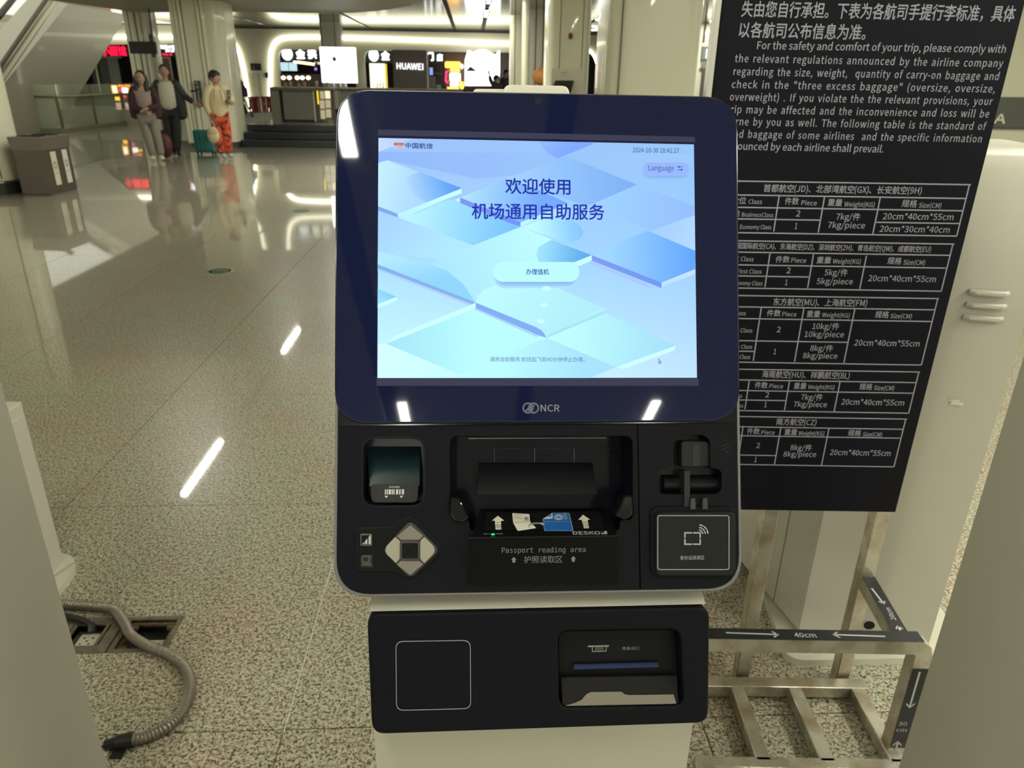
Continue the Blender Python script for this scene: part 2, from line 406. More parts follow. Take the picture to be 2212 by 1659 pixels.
# shop interiors
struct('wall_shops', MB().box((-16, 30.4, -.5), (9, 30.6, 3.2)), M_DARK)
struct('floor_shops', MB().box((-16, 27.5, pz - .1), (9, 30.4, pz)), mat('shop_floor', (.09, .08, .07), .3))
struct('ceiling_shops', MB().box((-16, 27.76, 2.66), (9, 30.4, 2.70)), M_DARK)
# led outlines
def strip(name, label, pix, Y, wpx, group='led outlines of the shop fronts', m=M_STRIP):
    pts = [W(x, y, Y) for x, y in pix]
    # smooth
    for _ in range(2):
        q = [pts[0]]
        for a, b in zip(pts, pts[1:]): q += [a.lerp(b, .25), a.lerp(b, .75)]
        pts = q + [pts[-1]]
    r = wpx / 2 * Y / FPX
    o = obj(name, MB().tube(pts, r, 8), m, smooth=40, loc=pts[0]); tag(o, label, 'light strip', group); return o
strip('led_strip', 'bright led outline ending in a long slanted leg beside the red stools', [(214, 79), (340, 80), (470, 79), (500, 86), (516, 108), (528, 160), (541, 236)], YW - .06, 6)
strip('led_strip', 'bright led outline curving over the drinks counter and along the wall top', [(583, 252), (583, 150), (584, 108), (596, 86), (622, 79), (736, 80.5), (920, 87), (1104, 93.5)], YW - .06, 6.5)
strip('led_strip', 'short curved led outline in the gap between the two pale columns', [(1272, 108), (1284, 120), (1291, 142), (1294.5, 174)], YW - .06, 5)
strip('led_strip', 'small horizontal led bar in the gap beside the black sign', [(1524, 71), (1550, 68)], 21.94, 7)
strip('led_strip', 'thin led bar in the gap between the two pale columns', [(1278, 65), (1301, 64)], 25, 3)
# shadowless trims: recess line above the openings
struct('trim_2', MB().box((-8.2, YW - .03, 2.94), (9, YW, 2.99)), M_SEAM)

# ================================================================== LEFT SHOP
YS = 28.2
def neon(mb_, x0, y0, x1, y1, Y=YS, d=.06): return pb(mb_, x0, y0, x1, y1, Y, d, .02)
t = pthing('shop_fascia', 'black shop fascia with red glowing characters behind the escalator', 'shop sign', 240, 130, YS)
obj('board', pb(MB(), 180, 97, 300, 121, 28.0, .1, z1=2.655), M_DARK, t)
fr = Fr(W(180, 120, 27.98), (1, 0, 0), (0, 0, 1)); mb = MB()
ptext(mb, '小面馆', fr, 218, 110, 272, 110, 22, .02, bold=.05)
flat('letters', mb, emis('red_letters', (1.0, .01, .05), 1.6), t)
t = pthing('shop_glazing', 'dark glazed shop front with grey pillars seen past the escalator', 'shop front', 240, 190, YS)
obj('pane', pb(MB(), 205, 124, 262, 262, YS + .1, .03), mat('shop_glass', (.03, .042, .045), .15), t)
obj('pillar', pb(MB(), 236, 124, 258, 182, YS + .02, .06), mat('grey_blue', (.10, .125, .13), .4), t)
obj('rail', pb(MB(), 205, 122, 262, 125, YS, .05), mat('rail_grey', (.25, .27, .27), .3, metal=.5), t)
obj('mullion', pb(MB(), 209, 132, 213, 200, YS, .05), mat('mull', (.45, .43, .33), .3), t)
# neon menu
t = pthing('neon_menu', 'stack of orange, yellow and red neon menu signs behind the woman in maroon', 'neon sign', 265, 200, 27.2)
N_OR = emis('neon_orange', (1.0, .25, .02), 2.6); N_YE = emis('neon_yellow', (1.0, .55, .02), 2.6); N_RD = emis('neon_red', (1.0, .02, .06), 2.2); N_WH = emis('neon_white', (1, .93, .85), 3)
def neonp(nm, rects, m, Y=27.2):
    for r in rects: obj(nm, neon(MB(), *r, Y), m, t)
neonp('neon_panel', [(241, 184, 253, 204), (248, 209, 258, 217)], N_YE)
neonp('neon_panel', [(254, 183, 266, 188), (268, 183, 280, 188)], N_OR)
neonp('neon_panel', [(256, 191, 262, 199), (257, 206, 262, 212), (266, 206, 272, 211)], N_RD)
neonp('neon_panel', [(263, 189, 275, 201), (243.5, 186, 250, 200)], N_WH, 27.15)
neonp('neon_panel', [(276, 190, 284, 197)], N_YE)
neonp('neon_panel', [(250, 222, 264, 231), (270, 222, 278, 231)], emis('neon_dim', (.9, .5, .4), 1.0))
# white sign and red ticker right of hanging board
t = pthing('shop_fascia', 'black fascia with small white lit characters and a red ticker behind the column', 'shop sign', 350, 110, YS)
obj('board', pb(MB(), 322, 92, 500, 123, 28.0, .1, z1=2.655), M_DARK, t)
fr = Fr(W(335, 120, 27.98), (1, 0, 0), (0, 0, 1)); mb = MB()
ptext(mb, '重庆味道小吃', fr, 333, 101, 377, 102, 10, .02, bold=.05); ptext(mb, '美食', fr, 357, 110, 377, 110, 6, .02, bold=.03)
ptext(mb, '美味', fr, 484, 111, 497, 112, 11, .02, bold=.05)
flat('letters', mb, M_LITL, t); mb = MB(); ptext(mb, '特色 特色 好', fr, 336, 117.5, 372, 118, 5, .02, bold=.04); flat('ticker', mb, emis('red_tick', (1, .02, .05), 2.0), t)
t = pthing('framed_poster', 'framed brown and yellow poster behind the man in the dark jacket', 'poster', 350, 150, 27.3)
obj('foot', pb(MB(), 340, 188, 344, 200, 27.36, .03, z0=pz), M_SEAM, t); obj('foot', pb(MB(), 362, 188, 366, 200, 27.36, .03, z0=pz), M_SEAM, t)
obj('frame', pb(MB(), 333, 123, 372, 190, 27.34, .04), mat('poster_frame', (.35, .30, .27), .5), t)
obj('picture', pb(MB(), 336, 126, 369, 188, 27.32, .02), mat('poster_brown', (.10, .05, .03), .5, vary=(4, .5)), t)
c = W(338, 160, 27.30)
obj('yellow_shape', MB().prism([(p[0], p[1]) for p in rpoly([(-.05, -.55), (.30, -.5), (.22, .0), (.08, .5), (-.05, .5)], .2)], lambda x, y: c + Vector((x, 0, y)), lambda x, y: c + Vector((x, .015, y))), mat('poster_yellow', (.45, .45, .06), .5), t)

# wall signs and service door between the two led outlines
t = pthing('wall_sign', 'black square notice high on the cream wall beside the slanted led leg', 'sign', 552, 145, YW - .03)
obj('plate', pb(MB(), 541, 137, 564, 152, YW - .03, .028, .005), M_DARK, t)
mb = MB(); fr = Fr(W(552, 145, YW - .031), (1, 0, 0), (0, 0, 1)); ptext(mb, 'i', fr, 547, 146, 548.4, 146, 10, .002); flat('mark', mb, M_PRINT, t)
t = pthing('wall_sign', 'small dark box sign on the cream wall against the led outline', 'sign', 577, 163, YW - .1)
obj('plate', pb(MB(), 572, 157, 583, 168, YW - .1, .098, .01), mat('olive_dark', (.04, .045, .035), .4), t)
dr = struct('door_1', pb(MB(), 539, 158, 567, 232, YW - .012, .011, z0=pz), mat('door_cream', (.55, .53, .40), .5))
obj('door_gap', pb(MB(), 561.5, 160, 562.1, 230, YW - .016, .004, z0=pz + .02), M_SEAM, dr)
mb = MB(); fr = Fr(W(547, 170, YW - .013), (1, 0, 0), (0, 0, 1)); ptext(mb, '9', fr, 544, 168, 547.5, 168, 9, .001); ptext(mb, '消火栓', fr, 543, 182, 550, 182, 3.5, .001)
flat('door_mark', mb, mat('beige_mark', (.34, .31, .22), .6), dr)
# red stools
def stool(x0, x1, y0, y1, Y, lab):
    X0, X1 = W(x0, y1, Y).x, W(x1, y1, Y).x; zt = pz + .46
    t = thing('red_stool', lab, 'stool', ((X0 + X1) / 2, Y + .15, pz), group='red stools by the wall')
    mr = mat('stool_red', (.27, .022, .028), .4)
    obj('seat', MB().box((X0, Y, zt - .05), (X1, Y + .3, zt), .015), mr, t)
    for a in (X0 + .02, X1 - .06):
        for b in (Y + .02, Y + .24): obj('leg', MB().box((a, b, pz), (a + .04, b + .04, zt - .05)), mr, t)
    obj('apron', MB().box((X0 + .03, Y + .01, pz + .12), (X1 - .03, Y + .03, zt - .06)), mr, t)
    cx = (X0 + X1) / 2
    obj('emblem', MB().box((cx - .03, Y + .002, pz + .18), (cx + .03, Y + .012, pz + .3)), mat('stool_pale', (.5, .2, .18), .5), t)
Ys = 23.6
stool(538, 552, 217, 245, Ys, 'red stool nearest the slanted led leg')
stool(549, 560, 217, 243, Ys + .35, 'red stool just behind the one by the slanted led leg')
stool(566, 577, 214, 240, Ys + .5, 'red stool half hidden against the counter post')
stool(576, 588, 214, 240, Ys + .9, 'red stool behind the left leg of the dark counter')

# ================================================================== SHOP 2 (white lit sign letters, lamps)
t = pthing('shop_fascia', 'dark fascia with a white lit disc and characters above the drinks counter', 'shop sign', 640, 120, 27.9)
obj('board', pb(MB(), 596, 104, 775, 132, 27.9, .1, z1=2.655), mat('fascia_navy', (.022, .026, .035), .5), t)
def disc(x, y, rp, Y):
    c = W(x, y, Y); r = rp * Y / FPX
    return MB().prism([(r * cos(a * pi / 12), r * 1.15 * sin(a * pi / 12)) for a in range(24)], lambda u, v: c + Vector((u, 0, v)), lambda u, v: c + Vector((u, .05, v)))
obj('disc', disc(620, 116.5, 10, 27.84), M_LITW, t)
fr = Fr(W(620, 132, 27.88), (1, 0, 0), (0, 0, 1)); mb = MB(); ptext(mb, '金', fr, 640, 117, 658, 117, 21, .02, bold=.06); ptext(mb, '拱', fr, 665, 116.5, 683, 116.5, 21, .02, bold=.06)
flat('letters', mb, M_LITW, t)
t = pthing('menu_screen', 'pale blue lit menu screen inside the shop above the row of small lamps', 'screen', 623, 143, 28.2)
obj('panel', pb(MB(), 606, 135, 641, 153, 28.2, .06, .02), emis('screen_blue', (.50, .72, .78), 1.15), t)
obj('seam', pb(MB(), 623, 135, 624, 153, 28.18, .01), mat('screen_seam', (.2, .3, .35), .5), t)
obj('bracket', pb(MB(), 612, 131, 636, 135, 28.22, .03, z1=2.655), M_SEAM, t)
t = pthing('ceiling_beam_light', 'slanted warm light beam inside the shop beside the menu screen', 'lamp', 655, 138, 28.1)
a, b = W(634, 133, 28.1), W(679, 139, 28.1)
obj('tube', MB().tube([a, b], .045, 8), emis('warm_beam', (1.0, .85, .45), 2.2), t, smooth=1)
a, b = W(680, 135, 28.1), W(697, 138, 28.1)
obj('tube', MB().tube([a, b], .04, 8), emis('warm_beam2', (.8, .7, .45), 1.0), t, smooth=1)
for k, x in enumerate((612, 625, 642, 653, 666)):
    names = ['leftmost', 'second from the left', 'middle', 'second from the right', 'rightmost']
    c = W(x, 168, 26.6)
    t = thing('warming_lamp', names[k] + ' of the five warm lamps over the counter', 'lamp', c + Vector((0, 0, -.12)), group='warm lamps behind the dark counter')
    obj('bulb', MB().ball(c, (.075, .06, .06), n=8), emis('warm_bulb', (1.0, .85, .55), 4.0), t, smooth=1)
    obj('stem', MB().tube([c + Vector((.02, 0, -.02)), c + Vector((-.06, .02, -.55)), Vector((c.x - .06, c.y + .02, pz))], .014, 6), mat('stem_brown', (.25, .15, .10), .4), t)
struct('wall_backsplash', pb(MB(), 603, 160, 700, 205, 27.6, .05), mat('splash_brown', (.075, .04, .03), .4))
t = pthing('spot_lamp', 'small violet spot lamp inside the shop', 'lamp', 682, 149, 27.9)
obj('lens', MB().ball(W(682, 149, 27.9), .05, n=8), emis('violet', (.35, .15, .9), 1.5), t, smooth=1)
obj('barrel', MB().tube([W(682, 149, 27.95), W(684, 143, 28.05), Vector((W(684, 143, 28.05).x, 28.05, 2.655))], .03, 8), M_SEAM, t)

# ================================================================== SHOP 3
t = pthing('shop_fascia', 'dark fascia with a white lit disc and characters left of the brown block', 'shop sign', 820, 120, 27.9)
obj('board', pb(MB(), 780, 104, 898, 136, 27.9, .1, z1=2.655), mat('fascia_navy', (.02, .02, .03), .5), t)
obj('disc', disc(807, 119.5, 9.5, 27.84), M_LITW, t)
fr = Fr(W(820, 132, 27.88), (1, 0, 0), (0, 0, 1)); mb = MB(); ptext(mb, '金', fr, 824, 120.5, 841, 120.5, 20, .02, bold=.06); flat('letters', mb, M_LITW, t)
t = pthing('shop_fascia', 'dark fascia with two white lit characters right of the brown block', 'shop sign', 940, 125, 27.9)
obj('board', pb(MB(), 900, 106, 959, 190, 27.9, .1, z1=2.655), mat('fascia_blue', (.02, .025, .04), .5), t)
obj('board', pb(MB(), 960, 106, 1102, 190, 27.9, .1, z1=2.655), M_BROWN, t)
fr = Fr(W(940, 132, 27.88), (1, 0, 0), (0, 0, 1)); mb = MB(); ptext(mb, '门', fr, 921, 122, 936, 122, 19, .02, bold=.06); ptext(mb, '店', fr, 944, 124, 956, 124, 16, .02, bold=.06); flat('letters', mb, M_LITW, t)
t = pthing('light_box', 'tall lit light box with yellow edge and dark grass motif', 'light box', 817, 162, 27.2)
obj('panel', pb(MB(), 799, 137, 832, 192, 27.2, .08, .01), emis('box_cream', (1, 1, .75), 1.5), t)
obj('base', pb(MB(), 797, 190, 837, 200, 27.2, .2, z0=pz), M_BROWN, t)
obj('edge', pb(MB(), 832, 138, 836, 192, 27.2, .1), emis('box_yellow', (.9, .7, .05), 1.0), t)
mb = MB()
for k, (x, h) in enumerate(((817, 12), (820, 20), (824, 9), (827, 14), (829, 10), (813, 8))):
    a = W(x, 190, 27.18); b = W(x + (2 if k % 2 else -2), 190 - h, 27.18); mb.tube([a, b], .012, 4)
obj('grass_motif', mb, mat('motif', (.25, .27, .10), .6), t)
# brown block with bright letters
YB = 24.2
t = pthing('brand_block', 'tall brown display block with white lit latin letters on top', 'display block', 886, 190, YB)
X0, X1 = W(849, 150, YB).x, W(922, 150, YB).x
obj('block', MB().box((X0, YB, pz), (X1, YB + .8, W(886, 108, YB).z), .01), mat('block_brown', (.105, .085, .07), .5), t)
fr = Fr((0, YB, 0), (1, 0, 0), (0, 0, 1)); mb = MB(); ptext(mb, 'HUAWEI', fr, 857, 142.5, 914, 144.5, 18, .03, bold=.03); flat('letters', mb, emis('huge_white', (1, 1, 1), 1.5), t)
obj('side_strip', pb(MB(), 922, 140, 924.5, 195, YB - .02, .05), mat('pale_edge', (.5, .45, .4), .4), t)
t = pthing('wall_screen', 'small dark screen with a blue glow on the wall right of the brown block', 'screen', 935, 153, 27.6)
obj('frame', pb(MB(), 925, 143, 946, 164, 27.66, .10, .01), M_DARK, t)
obj('picture', pb(MB(), 928, 146, 935, 162, 27.64, .02, .01), emis('blueglow', (.25, .4, .8), 1.1), t)
t = pthing('grey_cabinet', 'grey cabinet standing under the small dark screen', 'cabinet', 932, 192, 27.3)
obj('body', pb(MB(), 925, 165, 940, 192, 27.3, .2, .01), mat('cab_grey', (.22, .22, .20), .5), t)
obj('shelf', pb(MB(), 940, 158, 955, 160, 27.3, .2), mat('cab_grey', (.22, .22, .20), .5), t)
obj('door', pb(MB(), 943, 183, 953, 192, 27.28, .02), mat('cab_lite', (.4, .4, .36), .5), t)
# neon food sign
t = pthing('neon_sign', 'orange, white and pink neon sign shaped like a stacked lantern', 'neon sign', 980, 190, 27.4)
NO = emis('neon_glow_orange', (1.0, .50, .06), 3.5); NW = emis('neon_glow_white', (1, .86, .62), 3.5)
for r, mm in (((961, 133, 995, 147), NO), ((972, 148, 994, 155), NO), ((971, 157, 995, 176), NW), ((972, 177, 991, 187), NW), ((966, 188, 991, 192), NO), ((993, 176, 1002, 192), NO), ((995, 138, 1001, 149), NW)):
    obj('neon_panel', pb(MB(), *r, 27.4, .1, .06), mm, t)
pth = [W(x, y, 27.35) for x, y in ((970, 153), (964, 155), (963, 175), (966, 179), (969, 175))]
obj('neon_tube', MB().tube(pth, .03, 6), emis('neon_pink', (1, .03, .12), 3), t)
# white blown-out display
YD = 26.6
t = pthing('lit_display', 'huge glaring white lit display with a dark roof shape', 'lit display', 1042, 185, YD)
pts = [(1004, 186), (1004, 130), (1010, 109), (1014, 108), (1021, 113), (1035, 107), (1050, 107), (1062, 114), (1071, 118), (1076, 109), (1080, 109), (1080, 150), (1078, 186)]
ww = [W(x, y, YD) for x, y in pts]
obj('panel', MB().prism([(p.x, p.z) for p in ww], lambda x, z: Vector((x, YD, z)), lambda x, z: Vector((x, YD + .1, z))), emis('glare', (1, 1, .97), 3.0), t)
ww = [W(x, y, YD) for x, y in ((1006, 154), (1016, 143), (1031, 154))]
obj('roof_shape', MB().prism([(p.x, p.z) for p in ww], lambda x, z: Vector((x, YD - .03, z)), lambda x, z: Vector((x, YD, z))), mat('roof_grey', (.16, .15, .12), .6), t)
obj('dot', pb(MB(), 1043, 168, 1045.5, 171, YD - .02, .02), M_DARK, t); obj('dot', pb(MB(), 1043, 173, 1045.5, 176, YD - .02, .02), M_DARK, t)
obj('plinth', pb(MB(), 1004, 185, 1080, 200, YD, .3, z0=pz), M_BROWN, t)

# ================================================================== COUNTERS on the platform
YC = 19.2
t = pthing('shop_counter', 'dark grey drinks counter with side leg and lit glass display', 'counter', 660, 262, YC)
zt = W(600, 188, YC).z
X0, X1 = W(584, 190, YC).x, W(722, 190, YC).x
obj('worktop', MB().box((X0, YC - .1, zt - .07), (X1, YC + .9, zt), .01), mat('worktop_brown', (.10, .09, .07), .35), t)
XL = W(598, 262, YC).x
obj('end_leg', MB().box((XL - .09, YC - .05, pz), (XL + .12, YC + .8, zt - .07), .008), mat('leg_grey', (.17, .16, .12), .45), t)
obj('cabinet', MB().box((W(612, 230, YC).x, YC, pz + .06), (W(680, 230, YC).x, YC + .8, zt - .07), .008), mat('cabinet_grey', (.155, .15, .125), .5), t)
obj('kickboard', MB().box((W(617, 255, YC).x, YC + .05, pz), (W(680, 255, YC).x, YC + .75, pz + .06)), M_DARK, t)
obj('post', pb(MB(), 683, 192, 690, 268, YC - .02, .2, z0=pz), M_BROWN, t)
obj('steel_edge', pb(MB(), 677.5, 196, 681, 262, YC - .02, .03, z0=pz + .02), mat('pale_edge', (.5, .45, .4), .4), t)
gl = emis('shelf_glow', (.62, .55, .33), .75); gl2 = emis('shelf_glow2', (1, .85, .55), 1.1)
for k, (r) in enumerate(((691, 197, 700, 214), (702, 196, 713, 213), (691, 217, 701, 235), (703, 216, 714, 233), (692, 238, 702, 257), (704, 236, 715, 254))):
    obj('lit_pane', pb(MB(), *r, YC + .05, .03, .01), gl2 if k in (1,) else gl, t)
obj('glass_frame', pb(MB(), 689, 194, 716, 258, YC + .09, .5), mat('frame_dk', (.14, .12, .08), .4), t)
obj('price_strip', pb(MB(), 685, 196, 688, 225, YC - .04, .02), emis('yellow_strip', (1, .7, .02), 1.2), t)
obj('post', pb(MB(), 717, 192, 722, 262, YC, .1, z0=pz), M_BROWN, t)
t = pthing('shop_counter', 'second dark counter stretch running behind the kiosk top', 'counter', 760, 262, YC + .6)
obj('worktop', MB().box((W(723, 190, YC).x, YC + .5, zt - .04), (W(1000, 190, YC).x, YC + 1.2, zt), .01), mat('worktop_brown', (.10, .09, .07), .35), t)
obj('cabinet', MB().box((W(728, 230, YC).x, YC + .6, pz), (W(995, 230, YC).x, YC + 1.1, zt - .04), .01), mat('cabinet_grey', (.155, .15, .125), .5), t)
# lit sign box standing on the counter
YL = YC + .3
t = pthing('lit_sign_box', 'glaring white square lit sign box standing on the dark counter', 'light box', 735, 183, YL)
ca = [W(689.5, 101, YL), W(767, 103, YL), W(772, 180, YL), W(695.5, 178.5, YL)]
cc = sum(ca, Vector()) / 4
X0 = (ca[0].x + ca[3].x) / 2; X1 = (ca[1].x + ca[2].x) / 2
obj('lit_panel', MB().box((X0, YL, ca[3].z), (X1, YL + .12, ca[0].z), .02), emis('glare2', (1, .99, .94), 3.2), t)
obj('logo', disc(722, 127.5, 3.8, YL - .012), mat('logo_grey', (.12, .11, .13), .5), t)
obj('logo_mark', pb(MB(), 716.5, 138, 718, 141.5, YL - .012, .01), mat('logo_grey', (.12, .11, .13), .5), t)
for x in (720, 734, 746):
    p = W(x, 180, YL + .05); obj('foot', MB().tube([p, Vector((p.x + .03, p.y, zt + .012))], .02, 6), mat('foot_pale', (.6, .55, .45), .4), t)
# bottles / cups on the counter
for k, x in enumerate((618, 628, 646, 658, 684, 700, 708)):
    p = W(x, 187, YC + .2); h = (.10, .13, .09, .12, .15, .1, .12)[k]
    o = obj('cup', MB().lathe([(.02, 0), (.03, 0), (.038, h), (.02, h)], (p.x, YC + .2, zt), 10), mat('cup_pale', (.35, .25, .18), .4), smooth=1, loc=(p.x, YC + .2, zt))
    tag(o, ('leftmost', 'second from the left', 'third from the left', 'middle', 'third from the right', 'second from the right', 'rightmost')[k if k != 3 else 3] + ' of the small pale cups on the drinks counter', 'cup', 'cups on the drinks counter')

# ================================================================== COLUMNS
def column(name, lab, x0, x1, yref, Y, dep, seams=(), ztop=3.0, r=.12, z0=0, mm=None):
    X0, X1 = W(x0, yref, Y).x, W(x1, yref, Y).x
    t = thing(name, lab, 'column', ((X0 + X1) / 2, Y + dep / 2, z0), kind='structure')
    pts = rrect(X0, Y, X1, Y + dep, min(r, dep * .45), 6)
    obj('shaft', MB().prism(pts, lambda x, y: Vector((x, y, z0)), lambda x, y: Vector((x, y, ztop))), mm or M_COLUMN, t, smooth=30)
    for s_ in seams:
        xs = X0 + (X1 - X0) * s_[0]; w_ = s_[1]
        obj('seam', MB().box((xs - w_ / 2, Y - .004, z0 + .1), (xs + w_ / 2, Y + .02, ztop)), M_SEAM, t)
    obj('base_band', MB().prism(rrect(X0 - .015, Y - .015, X1 + .015, Y + dep + .015, min(r, dep * .45), 6), lambda x, y: Vector((x, y, z0)), lambda x, y: Vector((x, y, z0 + .12))), mat('band_dark', (.03, .028, .025), .3), t)
    return t, X0, X1
# left foreground column
c0 = Vector((-6.62, 10.45, 0))
t = thing('column', 'cream round column beside the waste bin', 'column', c0, kind='structure')
obj('shaft', MB().lathe([(.53, .16), (.53, 3.6)], c0, 48), mat('column_left', (.80, .78, .60), .3, coat=.3), t, smooth=30)
obj('base_band', MB().lathe([(.56, 0), (.56, .15), (.53, .17)], c0, 48), mat('band_dark', (.03, .028, .025), .3), t, smooth=30)
obj('collar', MB().lathe([(.565, .15), (.565, .165), (.53, .165)], c0, 48), mat('collar_steel', (.5, .48, .4), .2, metal=.9), t, smooth=30)
obj('seam', MB().tube([c0 + Vector((.53 * cos(-.55), .53 * sin(-.55), .2)), c0 + Vector((.53 * cos(-.55), .53 * sin(-.55), 3.6))], .008, 6), M_SEAM, t)
t, a, b = column('column', 'cream column with ribbed right side behind the woman and man', 272, 327, 110, 21.3, .8, ((.30, .02), (.64, .02)), r=.2)
for k in range(3): obj('pipe', MB().tube([(b - .05 - k * .13, 21.22, 0.1), (b - .05 - k * .13, 21.22, 3)], .05, 10), M_COLUMN, t, smooth=1)
t, a, b = column('column', 'broad cream column with vertical pipes behind the teal suitcase', 379, 487, 120, 17.3, 1.1, ((.16, .02), (.24, .02), (.52, .018), (.60, .018)), ztop=3.0, r=.25)
for k, f in enumerate((.05, .12, .20, .56, .64)):
    obj('pipe', MB().tube([(a + (b - a) * f, 17.28, 0.1), (a + (b - a) * f, 17.28, 3)], .04, 10), M_COLUMN, t, smooth=1)
t, a, b = column('column', 'slim cream column rising behind the glaring lit sign box', 689.5, 735.5, 70, 24.5, .6, ((.08, .02), (.72, .02)), z0=pz)
t, a, b = column('column', 'cream column with two dark seams left of the pole', 1103, 1131, 80, 20.5, .7, ((.35, .02),), z0=pz)
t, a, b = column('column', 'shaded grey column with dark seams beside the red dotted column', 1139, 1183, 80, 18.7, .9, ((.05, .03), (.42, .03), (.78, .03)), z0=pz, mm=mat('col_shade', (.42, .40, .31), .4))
p = W(1135, 100, 16.6); o = obj('pole', MB().tube([(p.x, 16.6, 0), (p.x, 16.6, 3.0)], .075, 16), M_COLUMN, smooth=1, loc=(p.x, 16.6, 0)); tag(o, 'slim cream round pole between two columns', 'pole')
t, a, b = column('column', 'cream clad column with a red round dot on its face', 1185, 1277, 80, 12.0, .8, ((.27, .008), (.80, .008)), r=.1)
c = W(1232.5, 78, 11.99); obj('red_dot', MB().prism([(.032 * cos(k * pi / 8), .045 * sin(k * pi / 8)) for k in range(16)], lambda u, v: c + Vector((u, 0, v)), lambda u, v: c + Vector((u, -.012, v))), mat('dot_red', (.20, .03, .01), .5), t)
t, a, b = column('column', 'wide plain cream column close behind the kiosk', 1317, 1522, 90, 7.0, .9, ((.12, .006),), ztop=3.4, r=.18)
t, a, b = column('column', 'slim cream column in the gap left of the wide column', 1296, 1318, 120, 13.0, .3, (), r=.06)
# ================================================================== ESCALATOR, STAIRWELL, RAILING
XE = -11.5
def onx(x, y, X=XE): return hit(x, y, (X, 0, 0), (1, 0, 0))
t = thing('escalator', 'cream clad escalator truss rising past the left column', 'escalator', (XE, 22, 0), kind='structure')
lo0, lo1 = onx(112, 300), onx(298, -6)      # lower edge of the side cladding
up0, up1 = onx(-60, 262), onx(122, -6)
pts = [(lo0.y, lo0.z), (lo1.y, lo1.z)]
d = Vector((lo1.y - lo0.y, lo1.z - lo0.z)); 
pts = [(lo0.y - .6 * d.x, lo0.z - .6 * d.y), (lo1.y + .6 * d.x, lo1.z + .6 * d.y), (up1.y + .9 * d.x, up1.z + .75 * d.y), (up0.y - .2 * d.x, up0.z - .2 * d.y)]
obj('side_cladding', MB().prism(pts, lambda y, z: Vector((XE, y, z)), lambda y, z: Vector((XE - 1.2, y, z))), mat('esc_cream', (.36, .34, .265), .45, coat=.2), t)
def escbar(nm, pa, pb_, th, m, X=XE + .06):
    a, b = onx(*pa, X), onx(*pb_, X); dd = (b - a); a = a - dd * .3; b = b + dd * .5
    return obj(nm, MB().tube([a, b], th, 8), m, t)
escbar('dark_joint', (98, 0), (25, 106), .045, M_SEAM)
escbar('steel_edge', (106, 0), (28, 114), .05, mat('esc_steel', (.30, .27, .20), .25, metal=.6))
escbar('cover_strip', (119, 0), (30, 130), .085, mat('esc_light', (.55, .52, .40), .35), XE + .04)
escbar('handrail', (26, 0), (6, 24), .07, mat('rubber', (.015, .015, .015), .3), XE + .1)
escbar('handrail_guide', (32, 0), (8, 30), .03, mat('guide_steel', (.5, .48, .38), .2, metal=.9), XE + .1)
struct('wall_left', MB().box((-17, 8, -4), (-16.8, 31, 3.4)), mat('wall_left_cream', (.42, .41, .32), .5))
struct('wall_stairwell', MB().box((-15.9, 30.2, -4), (RX0, 30.35, pz)).box((-15.9, 20.9, -4), (RX0, 21.0, -.03)).box((RX0 + .02, 21.2, -4), (RX0 + .1, 30.3, -.03)), mat('well_dark', (.02, .022, .018), .5))
struct('floor_lower', MB().box((-15.9, 21, -4.1), (RX0, 30.3, -4)), mat('lower_floor', (.10, .10, .08), .3))
# glass railing
t = thing('glass_railing', 'glass railing with steel rails around the escalator opening', 'railing', (RX0, 21.2, 0))
M_GL = mat('rail_glass', (.62, .68, .50), .02, trans=0.0, alpha=.30, spec=.5)
M_RS = mat('rail_steel', (.22, .20, .13), .3, metal=.6)
for k in range(3):
    y0 = 21.2 + k * 1.9
    obj('glass_pane', MB().box((RX0 - .006, y0 + .02, .12), (RX0 + .006, y0 + 1.86, 1.2)), M_GL, t)
for k in range(3):
    x0 = RX0 - k * 1.5
    obj('glass_pane', MB().box((x0 - 1.48, 21.194, .12), (x0 - .02, 21.206, 1.2)), M_GL, t)
obj('rail', MB().tube([(RX0 + .02, 21.18, .9), (RX0 + .02, 27, .9)], .028, 8), M_RS, t, smooth=1)
obj('rail', MB().tube([(RX0 + .02, 21.18, .9), (-15.8, 21.18, .9)], .028, 8), M_RS, t, smooth=1)
for (x, y) in ((RX0, 21.2), (RX0, 23.1), (RX0, 25.0), (RX0 - 1.5, 21.2), (RX0 - 3, 21.2)):
    obj('post', MB().box((x - .03, y - .03, 0), (x + .03, y + .03, .9)), M_RS, t)
obj('kerb', MB().box((RX0 - .08, 21.15, 0), (RX0 + .08, 27.2, .12), .005).box((-15.8, 21.12, 0), (RX0 - .08, 21.28, .12), .005), mat('kerb_steel', (.30, .29, .21), .3, metal=.5), t)
# reflections source: lit kiosk screens beyond the railing, seen in its glass
t = thing('screen_totem', 'dark totem with small pale blue lit panels past the railing', 'screen', (-13.6, 24.2, -.5))
obj('body', MB().box((-13.8, 24.2, -4), (-13.3, 24.4, 1.15)), M_DARK, t)
for z in (.66, .83, 1.0): obj('lit_panel', MB().box((-13.65, 24.17, z), (-13.45, 24.2, z + .12)), emis('paleblue', (.45, .7, .75), 1.2), t)

